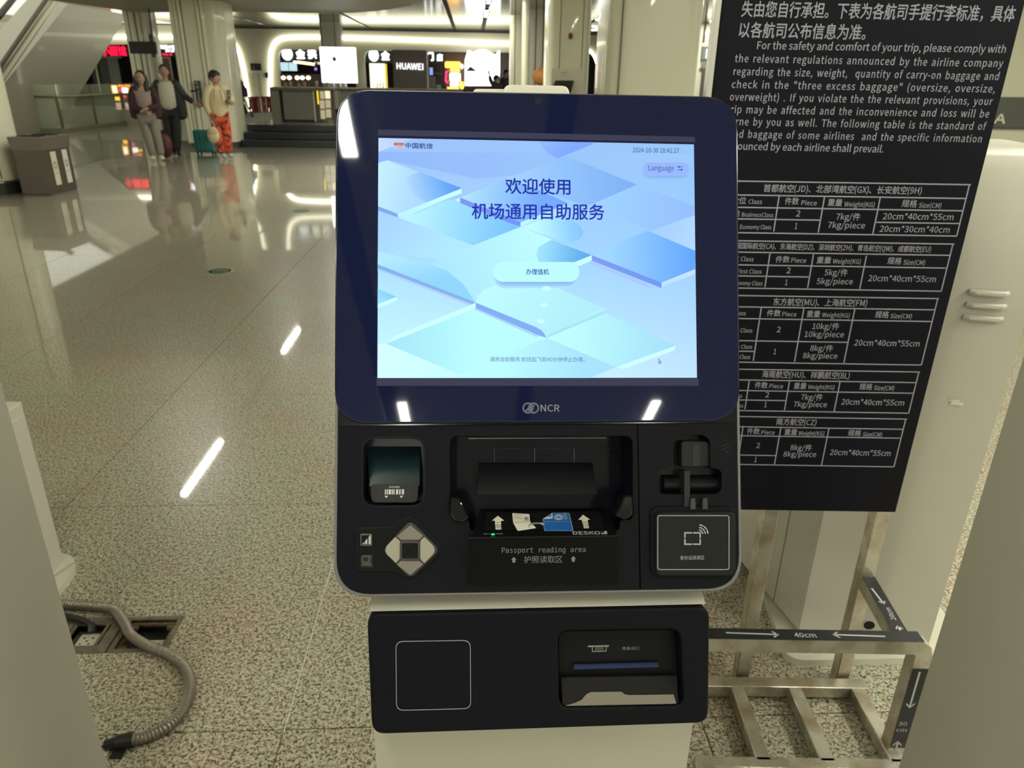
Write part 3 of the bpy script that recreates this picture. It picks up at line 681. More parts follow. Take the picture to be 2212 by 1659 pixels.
# ================================================================== WASTE BIN
fl, fc, fr_ = G(50, 421), G(113, 423), G(168, 410)
zt = hit(88, 297, fc, (Vector((0, 0, 1)).cross(fl - fc))).z
t = thing('waste_bin', 'brown steel twin waste bin with two white label strips', 'waste bin', (fl + fr_) / 2)
fbk = fl + (fr_ - fc)
M_BIN = mat('bin_brown', (.085, .07, .05), .35, metal=.5, vary=(3, .15))
M_BIN2 = mat('bin_brown_top', (.16, .135, .11), .3, metal=.6)
ctr = (fl + fc + fr_ + fbk) / 4
def ring(s, z): return [ctr + (q - ctr) * s + Vector((0, 0, z)) for q in (fl, fc, fr_, fbk)]
obj('body', MB().hexa(ring(1.0, .02), ring(1.0, zt - .16)), M_BIN, t)
obj('lid', MB().hexa(ring(1.05, zt - .16), ring(1.10, zt)), M_BIN2, t)
obj('plinth', MB().hexa(ring(.96, 0), ring(.96, .02)), M_SEAM, t)
T = ring(1.1, zt)
def biq(a, b, z=0.0): 
    p = T[0].lerp(T[1], a); q = T[3].lerp(T[2], a); r = p.lerp(q, b); return r + Vector((0, 0, z))
for b0, b1 in ((.12, .40), (.58, .86)):
    obj('opening', MB().hexa([biq(.15, b0, .001), biq(.85, b0, .001), biq(.85, b1, .001), biq(.15, b1, .001)], [biq(.2, b0 + .03, .012), biq(.8, b0 + .03, .012), biq(.8, b1 - .03, .012), biq(.2, b1 - .03, .012)]), mat('void', (.004, .004, .004), .8), t)
ff = Fr(fc, fr_ - fc, (0, 0, 1)); Lb = (fr_ - fc).length
for k, (u0, u1, v0, v1, mm) in enumerate(((.24, .44, .16, .74, mat('label_cream', (.60, .55, .42), .5)), (.68, .87, .16, .75, mat('label_white', (.55, .55, .48), .5)))):
    q = Fr(ff.P(0, 0), ff.a, ff.b)
    mb = MB(); v0 *= zt; v1 *= zt
    mb.hexa([q.P(Lb * u0, v0, .001), q.P(Lb * u1, v0, .001), q.P(Lb * u1, v1, .001), q.P(Lb * u0, v1, .001)], [q.P(Lb * u0, v0, .004), q.P(Lb * u1, v0, .004), q.P(Lb * u1, v1, .004), q.P(Lb * u0, v1, .004)])
    lb = obj('label_strip', mb, mm, t)
    mb = MB(); cu, cv = Lb * (u0 + u1) / 2, (v0 + v1) / 2 + .04
    for s_ in (1, -1):
        pass
    holed(mb, [(cu + .030 * cos(a * pi / 8), cv + .05 * sin(a * pi / 8)) for a in range(16)], [[(cu + .018 * cos(a * pi / 8), cv + .03 * sin(a * pi / 8)) for a in range(16)]], q, .004, .0052)
    mb.box((-.001, -.001, -.001), (.001, .001, .001), M=Matrix.Translation(q.P(cu, cv, .004)))
    obj('symbol', mb, mat('symbol_grey', (.17, .16, .12), .6), lb)
    mb = MB(); text(mb, ('可回收物', '其他垃圾')[k], q, (cu - .035, cv - .10), (cu + .035, cv - .10), .02, .0055); flat('lettering', mb, MATS['symbol_grey'], lb)

# ================================================================== HANGING DIRECTION SIGN
YH = 19.6
t = pthing('hanging_sign', 'black hanging direction sign seen from behind in front of the ribbed column', 'sign', 310, 100, YH)
obj('board', pb(MB(), 279, 89.5, 334, 116, YH, .14, .01), M_DARK, t)
obj('hanger', pb(MB(), 324, 74, 332, 124, YH + .03, .08, .01), mat('hanger_black', (.03, .03, .028), .4), t)
obj('hanger_rod', MB().tube([W(328, 75, YH + .07), Vector((W(328, 75, YH).x, YH + .07, CZ))], .02, 8), M_SEAM, t)
# vertical black sign on the broad column
t = pthing('column_sign', 'narrow vertical black sign with pale characters on the broad column', 'sign', 431, 202, 17.2)
a = [W(421, 174, 17.24), W(433, 174, 17.24), W(439, 230, 17.24), W(427, 230, 17.24)]
X0 = (a[0].x + a[3].x) / 2; X1 = (a[1].x + a[2].x) / 2
obj('plate', MB().box((X0, 17.2, a[2].z), (X1, 17.24, a[0].z)), M_DARK, t)
mb = MB(); q = Fr(((X0 + X1) / 2, 17.2, 0), (1, 0, 0), (0, 0, 1)); z0, z1 = a[2].z, a[0].z; n = 6
for k, ch in enumerate('电梯安全须知'):
    z = z1 - (k + .5) / n * (z1 - z0); text(mb, ch, q, (-.034, z), (.034, z), .078, .002)
flat('lettering', mb, M_PRINT, t)

# ================================================================== PEOPLE
def skin(verts, edges, lvl=2, ball=()):
    """verts: name -> (x,y,z,r); one continuous skinned surface"""
    names = list(verts); idx = {n: i for i, n in enumerate(names)}
    me = D.meshes.new('tmp'); me.from_pydata([verts[n][:3] for n in names], [(idx[a], idx[b]) for a, b in edges], []); me.update()
    o = D.objects.new('tmp', me); COL.objects.link(o)
    o.modifiers.new('s', 'SKIN')
    if not me.skin_vertices: return MB()
    for i, n in enumerate(names):
        r = verts[n][3]; me.skin_vertices[0].data[i].radius = r if hasattr(r, '__len__') else (r, r)
    me.skin_vertices[0].data[0].use_root = True
    s = o.modifiers.new('u', 'SUBSURF'); s.levels = lvl; s.render_levels = lvl
    dg = bpy.context.evaluated_depsgraph_get(); e = D.meshes.new_from_object(o.evaluated_get(dg))
    mb = MB(); mb.add([v.co.copy() for v in e.vertices], [tuple(p.vertices) for p in e.polygons])
    D.objects.remove(o); D.meshes.remove(me); D.meshes.remove(e); return mb
def XF(mb, M): mb.v = [M @ v for v in mb.v]; return mb
M_SKIN = mat('skin', (.36, .22, .15), .5)
def hand(V, E, wrist, name, dirv, up, sc=1.0):
    d = Vector(dirv).normalized(); u = Vector(up).normalized(); s = d.cross(u).normalized(); w = Vector(wrist)
    palm = w + d * .055 * sc; V[name + 'p'] = (*palm, (.030, .014))
    for k, (off, ln) in enumerate(((-.028, .062), (-.010, .072), (.010, .068), (.026, .054))):
        b = palm + s * off + d * .035 * sc; m_ = b + d * ln * .55 - u * .008; e = m_ + d * ln * .4 - u * .022
        V[f'{name}f{k}a'] = (*b, .0095); V[f'{name}f{k}b'] = (*m_, .0085); V[f'{name}f{k}c'] = (*e, .007)
        E += [(name + 'p', f'{name}f{k}a'), (f'{name}f{k}a', f'{name}f{k}b'), (f'{name}f{k}b', f'{name}f{k}c')]
    b = w + d * .035 - s * .032; m_ = b + d * .03 - s * .02 - u * .012
    V[name + 't1'] = (*b, .011); V[name + 't2'] = (*m_, .009); E += [(name + 'p', name + 't1'), (name + 't1', name + 't2')]
def person(label, foot, H, face, J, cl):
    """J: joints in a unit body (height 1, facing -y, x to the person's left as seen = +x)"""
    t = thing('person', label, 'person', foot)
    M = Matrix.Translation(foot) @ Matrix.Rotation(face, 4, 'Z') @ Matrix.Scale(H, 4)
    V = {}; E = []
    def add(n, r, *l):
        V[n] = (*J[n], r / H)
    add('pelvis', .12); add('waist', .1); add('chest', .12); add('neck0', .07); add('neck', .047); add('head0', .06)
    E += [('pelvis', 'waist'), ('waist', 'chest'), ('chest', 'neck0'), ('neck0', 'neck'), ('neck', 'head0')]
    for n in ('pelvis', 'waist', 'chest'): V[n] = (*J[n], tuple(q / H for q in {'pelvis': (.13, .10), 'waist': (.115, .085), 'chest': (.145, .10)}[n]))
    for s in 'LR':
        for n, r in (('sh', .062), ('el', .042), ('wr', .027), ('hip', .085), ('kn', .058), ('an', .038), ('toe', .032)):
            V[n + s] = (*J[n + s], r / H)
        E += [('chest', 'sh' + s), ('sh' + s, 'el' + s), ('el' + s, 'wr' + s), ('pelvis', 'hip' + s), ('hip' + s, 'kn' + s), ('kn' + s, 'an' + s), ('an' + s, 'toe' + s)]
        V2, E2 = {}, []
        dv = Vector(J['wr' + s]) - Vector(J['el' + s]); hand(V2, E2, Vector(J['wr' + s]) * H, 'h' + s, dv, J.get('up' + s, (0, -1, .2)))
        for n, q in V2.items(): V[n] = (q[0] / H, q[1] / H, q[2] / H, tuple(a / H for a in q[3]) if hasattr(q[3], '__len__') else q[3] / H)
        E += [('wr' + s, 'h' + s + 'p')] + E2
    hd = Vector(J['head']); 
    body = XF(skin(V, E, 1), M)
    hb = MB().ball((0, 0, 0), (.083 / H, .100 / H, .124 / H), n=16)
    for i, v in enumerate(hb.v):      # jaw, brow and nose
        if v.z < 0: v.x *= 1 + v.z * H * 2.2; 
        if v.y < 0 and v.z < -.03 / H: v.y *= .93
    R_ = Matrix.Rotation(J.get('turn', 0), 4, 'Z')
    hb.ball((0, -.100 / H, -.012 / H), (.012 / H, .02 / H, .024 / H), n=6).ball((.085 / H, .0, -.01 / H), (.01 / H, .02 / H, .03 / H), n=6).ball((-.085 / H, .0, -.01 / H), (.01 / H, .02 / H, .03 / H), n=6)
    HM = M @ Matrix.Translation(hd) @ R_
    XF(hb, HM); body.add(hb.v, hb.f)
    obj('body', body, M_SKIN, t, smooth=50)
    for sx in (-1, 1):
        obj('eye', XF(MB().ball((sx * .030 / H, -.094 / H, .012 / H), (.012 / H, .008 / H, .006 / H), n=6), HM), M_DARK, t, smooth=1)
        obj('eyebrow', XF(MB().ball((sx * .030 / H, -.094 / H, .034 / H), (.018 / H, .008 / H, .004 / H), n=6), HM), M_DARK, t, smooth=1)
    obj('mouth', XF(MB().ball((0, -.092 / H, -.054 / H), (.022 / H, .008 / H, .006 / H), n=6), HM), mat('lips', (.28, .10, .08), .5), t, smooth=1)
    def seg(nm, vs, es, m_, lvl=2):
        VV = {n: (*J.get(n.split('#')[0], (0, 0, 0)), tuple(q / H for q in r) if hasattr(r, '__len__') else r / H) if not (hasattr(r, '__len__') and len(r) == 4) else r for n, r in vs.items()}
        return obj(nm, XF(skin(VV, es, lvl), M), m_, t, smooth=60)
    cl(t, M, H, J, HM, seg)
    return t
def lerp3(a, b, f): return tuple(Vector(a).lerp(Vector(b), f))
def base_joints():
    return dict(pelvis=(0, 0, .50), waist=(0, 0, .60), chest=(0, 0, .735), neck0=(0, 0, .815), neck=(0, -.002, .85), head0=(0, -.008, .885), head=(0, -.016, .928),
        shL=(.105, 0, .80), elL=(.13, .0, .62), wrL=(.13, -.03, .48), hipL=(.052, 0, .485), knL=(.055, -.01, .27), anL=(.055, .01, .05), toeL=(.06, -.07, .02),
        shR=(-.105, 0, .80), elR=(-.13, .0, .62), wrR=(-.13, -.03, .48), hipR=(-.052, 0, .485), knR=(-.055, -.01, .27), anR=(-.055, .01, .05), toeR=(-.06, -.07, .02))
def shoes(seg, col, J):
    mm = mat('shoe_' + col[0], col[1], .4)
    for s in 'LR': seg('shoe', {'an' + s: .052, 'toe' + s: (.045, .035)}, [('an' + s, 'toe' + s)], mm, 2)
def trousers(seg, mm, r=(.15, .12, .10, .075, .065)):
    seg('trousers', {'pelvis': (r[0], r[1]), 'hipL': r[2], 'knL': r[3], 'anL': r[4], 'hipR': r[2], 'knR': r[3], 'anR': r[4]},
        [('pelvis', 'hipL'), ('hipL', 'knL'), ('knL', 'anL'), ('pelvis', 'hipR'), ('hipR', 'knR'), ('knR', 'anR')], mm)
# man in the dark jacket
J = base_joints(); J.update(elR=(-.165, .01, .63), wrR=(-.175, -.02, .50), elL=(.185, -.01, .665), wrL=(.285, -.05, .60), knL=(.045, -.02, .27), anL=(.02, -.03, .05), toeL=(.05, -.09, .02), anR=(-.03, .03, .05), toeR=(-.02, -.05, .02), turn=radians(12))
def cl_man(t, M, H, J, HM, seg):
    mj = mat('jacket_dark', (.014, .015, .013), .6)
    J['hem'] = (0, .01, .40)
    J['shirt0'] = (0.003, -.025, .495)
    J['col'] = (0, -.004, .835); seg('shirt', {'col': .068, 'neck0': (.17, .095), 'chest': (.20, .132), 'waist': (.17, .15), 'shirt0': (.15, .14)}, [('col', 'neck0'), ('neck0', 'chest'), ('chest', 'waist'), ('waist', 'shirt0')], mat('shirt_cream', (.47, .45, .33), .7))
    # open jacket: two front halves and sleeves
    for s, sx in (('L', 1), ('R', -1)):
        J['t' + s] = (sx * .062, .006, .825); J['c' + s] = (sx * .092, .004, .755); J['m' + s] = (sx * .102, .004, .58); J['h' + s] = (sx * .108, .012, .40)
        seg('jacket_front', {'t' + s: (.06, .095), 'c' + s: (.085, .135), 'm' + s: (.075, .15), 'h' + s: (.085, .135)}, [('t' + s, 'c' + s), ('c' + s, 'm' + s), ('m' + s, 'h' + s)], mj)
        seg('sleeve', {'t' + s: (.055, .08), 'sh' + s: .086, 'el' + s: .066, 'wr' + s: .05}, [('t' + s, 'sh' + s), ('sh' + s, 'el' + s), ('el' + s, 'wr' + s)], mj)
    J['b0'] = (0, .045, .81); J['b1'] = (0, .06, .40)
    seg('jacket_back', {'b0': (.19, .07), 'b1': (.20, .07)}, [('b0', 'b1')], mj)
    trousers(seg, mat('trousers_black', (.010, .010, .010), .7), (.13, .11, .10, .085, .06)); shoes(seg, ('black', (.01, .01, .01)), J)
    obj('hair', XF(MB().ball((0, .012 / H, .028 / H), (.088 / H, .100 / H, .106 / H), n=14), HM), mat('hair_grey', (.035, .03, .025), .7), t, smooth=1)
fm = G(383, 337)
person('man in an open dark jacket and white top reaching out towards the teal suitcase', fm, 1.66, radians(8), J, cl_man)
# woman in the maroon cardigan
J = base_joints(); J.update(elL=(.15, -.02, .635), wrL=(.03, -.10, .60), elR=(-.15, .0, .62), wrR=(-.02, -.10, .575), upL=(0, 0, 1), upR=(0, 0, 1),
    knL=(.075, .0, .27), anL=(.09, .0, .05), toeL=(.10, -.07, .02), knR=(-.02, -.02, .27), anR=(-.005, -.01, .05), toeR=(.0, -.08, .02), turn=radians(-8))
def cl_wo(t, M, H, J, HM, seg):
    mj = mat('cardigan_maroon', (.035, .010, .014), .8)
    J['col'] = (0, -.004, .825); seg('top', {'col': .062, 'neck0': (.15, .085), 'chest': (.18, .125), 'waist': (.135, .115), 'pelvis': (.13, .10)}, [('col', 'neck0'), ('neck0', 'chest'), ('chest', 'waist'), ('waist', 'pelvis')], mat('top_mauve', (.25, .19, .17), .8))
    for s, sx in (('L', 1), ('R', -1)):
        J['t' + s] = (sx * .065, .004, .82); J['c' + s] = (sx * .095, .004, .75); J['m' + s] = (sx * .102, .002, .60); J['h' + s] = (sx * .105, .008, .47)
        seg('cardigan_front', {'t' + s: (.055, .085), 'c' + s: (.070, .125), 'm' + s: (.065, .125), 'h' + s: (.065, .11)}, [('t' + s, 'c' + s), ('c' + s, 'm' + s), ('m' + s, 'h' + s)], mj)
        seg('sleeve', {'t' + s: (.05, .07), 'sh' + s: .080, 'el' + s: .062, 'wr' + s: .045}, [('t' + s, 'sh' + s), ('sh' + s, 'el' + s), ('el' + s, 'wr' + s)], mj)
    J['b0'] = (0, .04, .81); J['b1'] = (0, .05, .47)
    seg('cardigan_back', {'b0': (.17, .065), 'b1': (.17, .065)}, [('b0', 'b1')], mj)
    trousers(seg, mat('trousers_grey', (.19, .17, .135), .8), (.135, .11, .105, .09, .07)); shoes(seg, ('pale', (.46, .44, .32)), J)
    mh = mat('hair_black', (.008, .006, .005), .55)
    obj('hair', XF(MB().ball((0, .022 / H, .022 / H), (.096 / H, .104 / H, .118 / H), n=14), HM), mh, t, smooth=1)
    hw = HM @ Vector((0, 0, 0)); 
    for sx in (-1, 1):
        obj('hair_lock', XF(MB().tube([(sx * .070 / H, .02 / H, .04 / H), (sx * .088 / H, .005 / H, -.06 / H), (sx * .085 / H, -.03 / H, -.22 / H)], .040 / H, 8), HM), mh, t, smooth=1)
person('woman in a maroon cardigan and grey trousers with folded arms', G(333, 347), 1.53, radians(18), J, cl_wo)
# person in the cream hoodie and patterned orange trousers, looking at a phone
J = base_joints(); J.update(elL=(.155, -.03, .65), wrL=(.125, -.14, .70), upL=(0, .5, .5), elR=(-.135, .0, .63), wrR=(-.10, -.04, .49), knL=(.05, -.01, .27), anL=(.045, .02, .05), toeL=(.09, -.03, .02), anR=(-.03, .02, .05), toeR=(.0, -.06, .02), turn=radians(40))
def cl_gi(t, M, H, J, HM, seg):
    mj = mat('hoodie_cream', (.44, .37, .22), .8); 
    J['h'] = (0, .0, .435)
    J['col'] = (0, .0, .835); seg('hoodie', {'col': .08, 'neck0': (.14, .11), 'chest': (.19, .145), 'waist': (.20, .16), 'h': (.20, .16)}, [('col', 'neck0'), ('neck0', 'chest'), ('chest', 'waist'), ('waist', 'h')], mj)
    for s in 'LR': seg('sleeve', {'neck0': .09, 'sh' + s: .105, 'el' + s: .085, 'wr' + s: .055}, [('neck0', 'sh' + s), ('sh' + s, 'el' + s), ('el' + s, 'wr' + s)], mj)
    J['hd'] = (0, .06, .83); seg('hood', {'hd': (.12, .06), 'neck0': (.09, .07)}, [('hd', 'neck0')], mj)
    for sx in (-1, 1): obj('drawstring', XF(MB().tube([(sx * .03, -.088, .80), (sx * .040, -.100, .73), (sx * .040, -.104, .68)], .0035, 6), M), mat('string_brown', (.15, .10, .06), .7), t)
    mp = D.materials.new('trousers_orange'); mp.use_nodes = True; nt = mp.node_tree; b = nt.nodes['Principled BSDF']; b.inputs['Roughness'].default_value = .8
    geo = nt.nodes.new('ShaderNodeNewGeometry'); vo = nt.nodes.new('ShaderNodeTexVoronoi'); vo.inputs['Scale'].default_value = 17
    rp = nt.nodes.new('ShaderNodeValToRGB'); rp.color_ramp.interpolation = 'CONSTANT'; e = rp.color_ramp.elements
    e[0].color = (.50, .085, .025, 1); e[1].position = .72; e[1].color = (.10, .02, .015, 1); x = e.new(.86); x.color = (.62, .45, .34, 1); x = e.new(.25); x.color = (.46, .06, .02, 1)
    nt.links.new(geo.outputs['Position'], vo.inputs['Vector']); nt.links.new(vo.outputs['Color'], rp.inputs['Fac']); nt.links.new(rp.outputs['Color'], b.inputs['Base Color'])
    trousers(seg, mp, (.14, .12, .11, .10, .09)); shoes(seg, ('blue', (.26, .34, .33)), J)
    mh = mat('hair_black', (.008, .006, .005), .55)
    obj('hair', XF(MB().ball((0, .018 / H, .030 / H), (.099 / H, .110 / H, .108 / H), n=14), HM), mh, t, smooth=1)
    obj('hair_fringe', XF(MB().ball((0, -.055 / H, .062 / H), (.075 / H, .045 / H, .045 / H), n=10), HM), mh, t, smooth=1)
gp = G(487, 343)
gt = person('person in a cream hoodie and patterned orange trousers looking at a phone', gp, 1.56, radians(22), J, cl_gi)
Mg = Matrix.Translation(gp) @ Matrix.Rotation(radians(22), 4, 'Z') @ Matrix.Scale(1.56, 4)
pc = Mg @ Vector((.118, -.205, .755))
o = obj('phone', XF(MB().box((-.036, -.004, -.075), (.036, .004, .075), .003), Matrix.Translation(pc) @ Matrix.Rotation(radians(22), 4, 'Z') @ Matrix.Rotation(radians(-25), 4, 'X')), mat('phone_black', (.01, .01, .012), .2), loc=pc)
tag(o, 'dark phone held up by the person in the cream hoodie', 'phone')
# small cream bag hanging from the hand
hp = Mg @ Vector((-.105, -.085, .44))
t = thing('hand_bag', 'small cream bag hanging from the hand of the person in the cream hoodie', 'bag', hp + Vector((0, 0, -.36)))
mc = mat('bag_cream', (.46, .40, .24), .7)
obj('pouch', MB().ball(hp + Vector((.0, -.02, -.24)), (.115, .07, .15), n=12), mc, t, smooth=1)
obj('flap', MB().ball(hp + Vector((.0, -.045, -.19)), (.10, .05, .08), n=10), mat('bag_flap', (.36, .30, .17), .7), t, smooth=1)
obj('strap', MB().tube([hp + Vector((-.05, -.02, -.12)), hp + Vector((-.03, 0, -.02)), hp + Vector((.0, 0, .015)), hp + Vector((.03, 0, -.02)), hp + Vector((.05, -.02, -.12))], .008, 6), mc, t)
# teal suitcase
Yt = G(440, 334).y; X0, X1 = W(418, 310, Yt).x, W(461, 310, Yt).x
zb, ztp = .05, W(440, 281, Yt).z
t = thing('suitcase', 'teal hard shell suitcase with its handle pulled up', 'suitcase', ((X0 + X1) / 2, Yt + .13, 0))
mt = mat('teal_shell', (.020, .17, .16), .35, coat=.3)
obj('shell', MB().box((X0, Yt, zb), (X1, Yt + .26, ztp), .045, 4), mt, t, smooth=1)
for k in range(4):
    xx = X0 + (X1 - X0) * (.2 + .2 * k); obj('rib', MB().box((xx - .012, Yt - .006, zb + .06), (xx + .012, Yt + .002, ztp - .06), .004, 1), mt, t)
obj('side_handle', MB().tube([(X1 - .07, Yt - .01, .30), (X1 - .07, Yt - .035, .33), (X1 - .07, Yt - .035, .41), (X1 - .07, Yt - .01, .44)], .012, 6), mat('teal_dark', (.01, .05, .05), .4), t)
for x in (X0 + .05, X1 - .05):
    for y in (Yt + .04, Yt + .22): obj('wheel', MB().prism([(.028 * cos(a * pi / 8), .028 * sin(a * pi / 8)) for a in range(16)], lambda u, v: Vector((x - .012, y + u, .028 + v)), lambda u, v: Vector((x + .012, y + u, .028 + v))), mat('wheel_black', (.012, .012, .012), .4), t)
xa, xb = X0 + .03, X0 + .16
hz = W(423, 197, Yt).z; dx = W(420, 197, Yt).x - xa - .02
for x in (xa, xb): obj('handle_tube', MB().tube([(x, Yt + .2, ztp - .02), (x, Yt + .2, hz)], .009, 8), mat('handle_grey', (.22, .22, .18), .3, metal=.7), t)
obj('handle_grip', MB().tube([(xa - .01, Yt + .2, hz), (xb + .01, Yt + .2, hz)], .016, 8), mat('wheel_black', (.012, .012, .012), .4), t)
# maroon bag behind the man
Yb = G(347, 318).y * 1.0
pc = W(349, 290, 14.9)
t = thing('travel_bag', 'dark red rounded travel bag behind the man and woman', 'bag', (pc.x, 14.95, 0))
zc = pc.z
obj('body', MB().ball((pc.x, 14.95, .24), (.15, .11, .235), n=14), mat('bag_maroon', (.075, .012, .014), .6), t, smooth=1)
obj('pocket', MB().ball((pc.x + .02, 14.86, .20), (.11, .05, .13), n=10), mat('bag_maroon2', (.055, .01, .012), .6), t, smooth=1)
obj('strap', MB().tube([(pc.x - .05, 14.92, .45), (pc.x - .09, 14.9, .62), (pc.x - .12, 14.88, .74)], .014, 6), mat('bag_maroon2', (.055, .01, .012), .6), t)

# ================================================================== figures by the shops
def statue(lab, x, ytop, ybase_z, Y, sc=1.0, stick=True):
    p = W(x, ytop, Y); z0 = ybase_z; hgt = p.z - z0
    t = thing('display_figure', lab, 'figure', (p.x, Y, z0), group='orange headed display figures')
    def q(dx, dz): return Vector((p.x + dx * hgt, Y, z0 + dz * hgt))
    obj('head', MB().ball(q(0, .85), (.17 * hgt, .15 * hgt, .155 * hgt), n=14), mat('fig_orange', (.42, .17, .02), .6), t, smooth=1)
    obj('robe', MB().lathe([(.10 * hgt, .18 * hgt), (.15 * hgt, .3 * hgt), (.16 * hgt, .5 * hgt), (.17 * hgt, .62 * hgt), (.08 * hgt, .72 * hgt)], (p.x + .04 * hgt, Y, z0), 16), mat('fig_maroon', (.16, .03, .035), .7), t, smooth=1)
    obj('sleeve', MB().tube([q(.12, .6), q(.22, .48), q(.22, .36)], .06 * hgt, 8), mat('fig_violet', (.04, .025, .06), .7), t, smooth=1)
    for dx in (.0, .16): obj('leg', MB().tube([q(dx, .22), q(dx + .02, .06)], .05 * hgt, 8), mat('fig_dark', (.015, .012, .015), .6), t)
    obj('stand', MB().box((p.x - .12, Y - .12, z0), (p.x + .30 * hgt, Y + .12, z0 + .06 * hgt)), mat('fig_stand', (.28, .26, .2), .5), t)
    if stick: obj('pole', MB().tube([q(-.02, .62), q(.20, .30), q(.33, .0)], .014 * hgt, 6), mat('fig_dark', (.015, .012, .015), .6), t)
statue('display figure with an orange round head left of the slanted led leg', 495, 130, pz, 21.5)
statue('display figure with an orange round head half hidden by the red dotted column', 1172, 146, pz, 18.2, stick=False)
# small people by the lit display
def small(lab, x, ytop, Y, raise_=False):
    top = W(x, ytop, Y); H = min(1.7, top.z - pz) ; 
    J = base_joints()
    if raise_: J.update(elR=(-.17, -.02, .90), wrR=(-.20, -.03, 1.03), upR=(0, -1, 0))
    J['turn'] = radians(40)
    def cl(t, M, H, J, HM, seg):
        mj = mat('coat_dark', (.016, .016, .02), .7); J['h'] = (0, 0, .42)
        J['col'] = (0, 0, .835); seg('coat', {'col': .08, 'neck0': (.17, .11), 'chest': (.20, .14), 'waist': (.18, .14), 'h': (.19, .14)}, [('col', 'neck0'), ('neck0', 'chest'), ('chest', 'waist'), ('waist', 'h')], mj)
        for s in 'LR': seg('sleeve', {'neck0': .08, 'sh' + s: .095, 'el' + s: .066, 'wr' + s: .048}, [('neck0', 'sh' + s), ('sh' + s, 'el' + s), ('el' + s, 'wr' + s)], mj)
        trousers(seg, mat('trousers_black', (.010, .010, .010), .7)); shoes(seg, ('black', (.01, .01, .01)), J)
        obj('hair', XF(MB().ball((0, .016 / H, .028 / H), (.096 / H, .110 / H, .112 / H), n=12), HM), mat('hair_black', (.008, .006, .005), .55), t, smooth=1)
    person(lab, Vector((top.x, Y, pz)), H, 0, J, cl)
small('person in dark clothes raising an arm in front of the glaring lit display', 1073, 166, 24.5, True)
small('person in dark clothes with tied hair right of the one raising an arm', 1093, 153, 25.2)
# info stand on the red dotted column
t = pthing('info_stand', 'tilted dark tablet stand at the foot of the red dotted column', 'screen', 1215, 185, 11.6)
obj('backboard', pb(MB(), 1190, 148, 1256, 215, 11.75, .03, .006), mat('stand_white', (.66, .64, .52), .35), t)
a = [W(1200, 174, 11.7), W(1240, 174, 11.7), W(1233, 202, 11.6), W(1190, 202, 11.6)]
obj('screen', MB().hexa(a, [p + Vector((0, .03, 0)) for p in a]), mat('tablet_green', (.02, .035, .025), .2), t)
mb = MB(); q = Fr(W(1220, 158, 11.745), (1, 0, 0), (0, 0, 1)); ptext(mb, '温馨提示', q, 1212, 157, 1228, 157.5, 4, .001); ptext(mb, 'NOTICE', q, 1213, 163, 1227, 163, 3.5, .001); flat('lettering', mb, mat('beige_mark', (.34, .31, .22), .6), t)
obj('post', MB().box((W(1215, 200, 11.7).x - .04, 11.72, 0), (W(1215, 200, 11.7).x + .04, 11.78, W(1215, 210, 11.7).z)), M_TRIM, t)

# ================================================================== right background, in the gap beside the black sign
YR = 22.0
struct('wall_right_far', pb(MB(), 1500, 40, 1700, 260, YR, .1, z0=0, z1=3.0), M_WALL)
t = pthing('lit_wall_sign', 'pale blue lit sign on a grey band beside the black sign', 'sign', 1536, 115, YR - .1)
obj('band', pb(MB(), 1516, 101, 1600, 130, YR - .08, .07), mat('band_grey', (.14, .15, .14), .5), t)
obj('lower_band', pb(MB(), 1516, 132, 1600, 148, YR - .06, .05), mat('band_mauve', (.22, .20, .18), .5), t)
obj('lit_panel', pb(MB(), 1525, 106, 1590, 127, YR - .12, .04, .02), emis('lit_paleblue', (.75, .95, .95), 1.6), t)
dr = struct('door_2', pb(MB(), 1518, 152, 1600, 262, YR - .05, .04, z0=0), mat('door_cream', (.55, .53, .40), .5))
obj('door_frame', pb(MB(), 1512, 150, 1519, 262, YR - .08, .05, z0=0), M_SEAM, dr); obj('door_frame', pb(MB(), 1512, 148, 1600, 151, YR - .08, .05), M_SEAM, dr)
t = pthing('wall_frame', 'thin dark frame edge on the wall above the pale blue lit sign', 'frame', 1530, 65, YR - .1)
obj('edge', pb(MB(), 1521.5, 48, 1524.5, 92, YR - .1, .05), M_SEAM, t); obj('edge', pb(MB(), 1521.5, 45, 1560, 48, YR - .1, .05), M_SEAM, t)
# far right, beyond the back-row kiosk: wall with a grey band carrying a letter
YQ = 9.0
struct('wall_right', pb(MB(), 2040, -60, 2700, 360, YQ, .1, z0=0, z1=3.0), M_WALL)
t = pthing('wall_band_sign', 'dark grey wall band with a pale letter right of the black sign', 'sign', 2190, 245, YQ - .03)
obj('band', pb(MB(), 2060, 212, 2600, 277, YQ - .03, .025), mat('band_darkgrey', (.10, .105, .085), .5), t)
obj('groove', pb(MB(), 2060, 277, 2600, 281, YQ - .035, .03), M_SEAM, t)
mb = MB(); q = Fr(W(2170, 260, YQ - .032), (1, 0, 0), (0, 0, 1)); ptext(mb, 'A', q, 2149, 256, 2173, 257, 26, .002, bold=.03); flat('letter', mb, M_CREAMP, t)
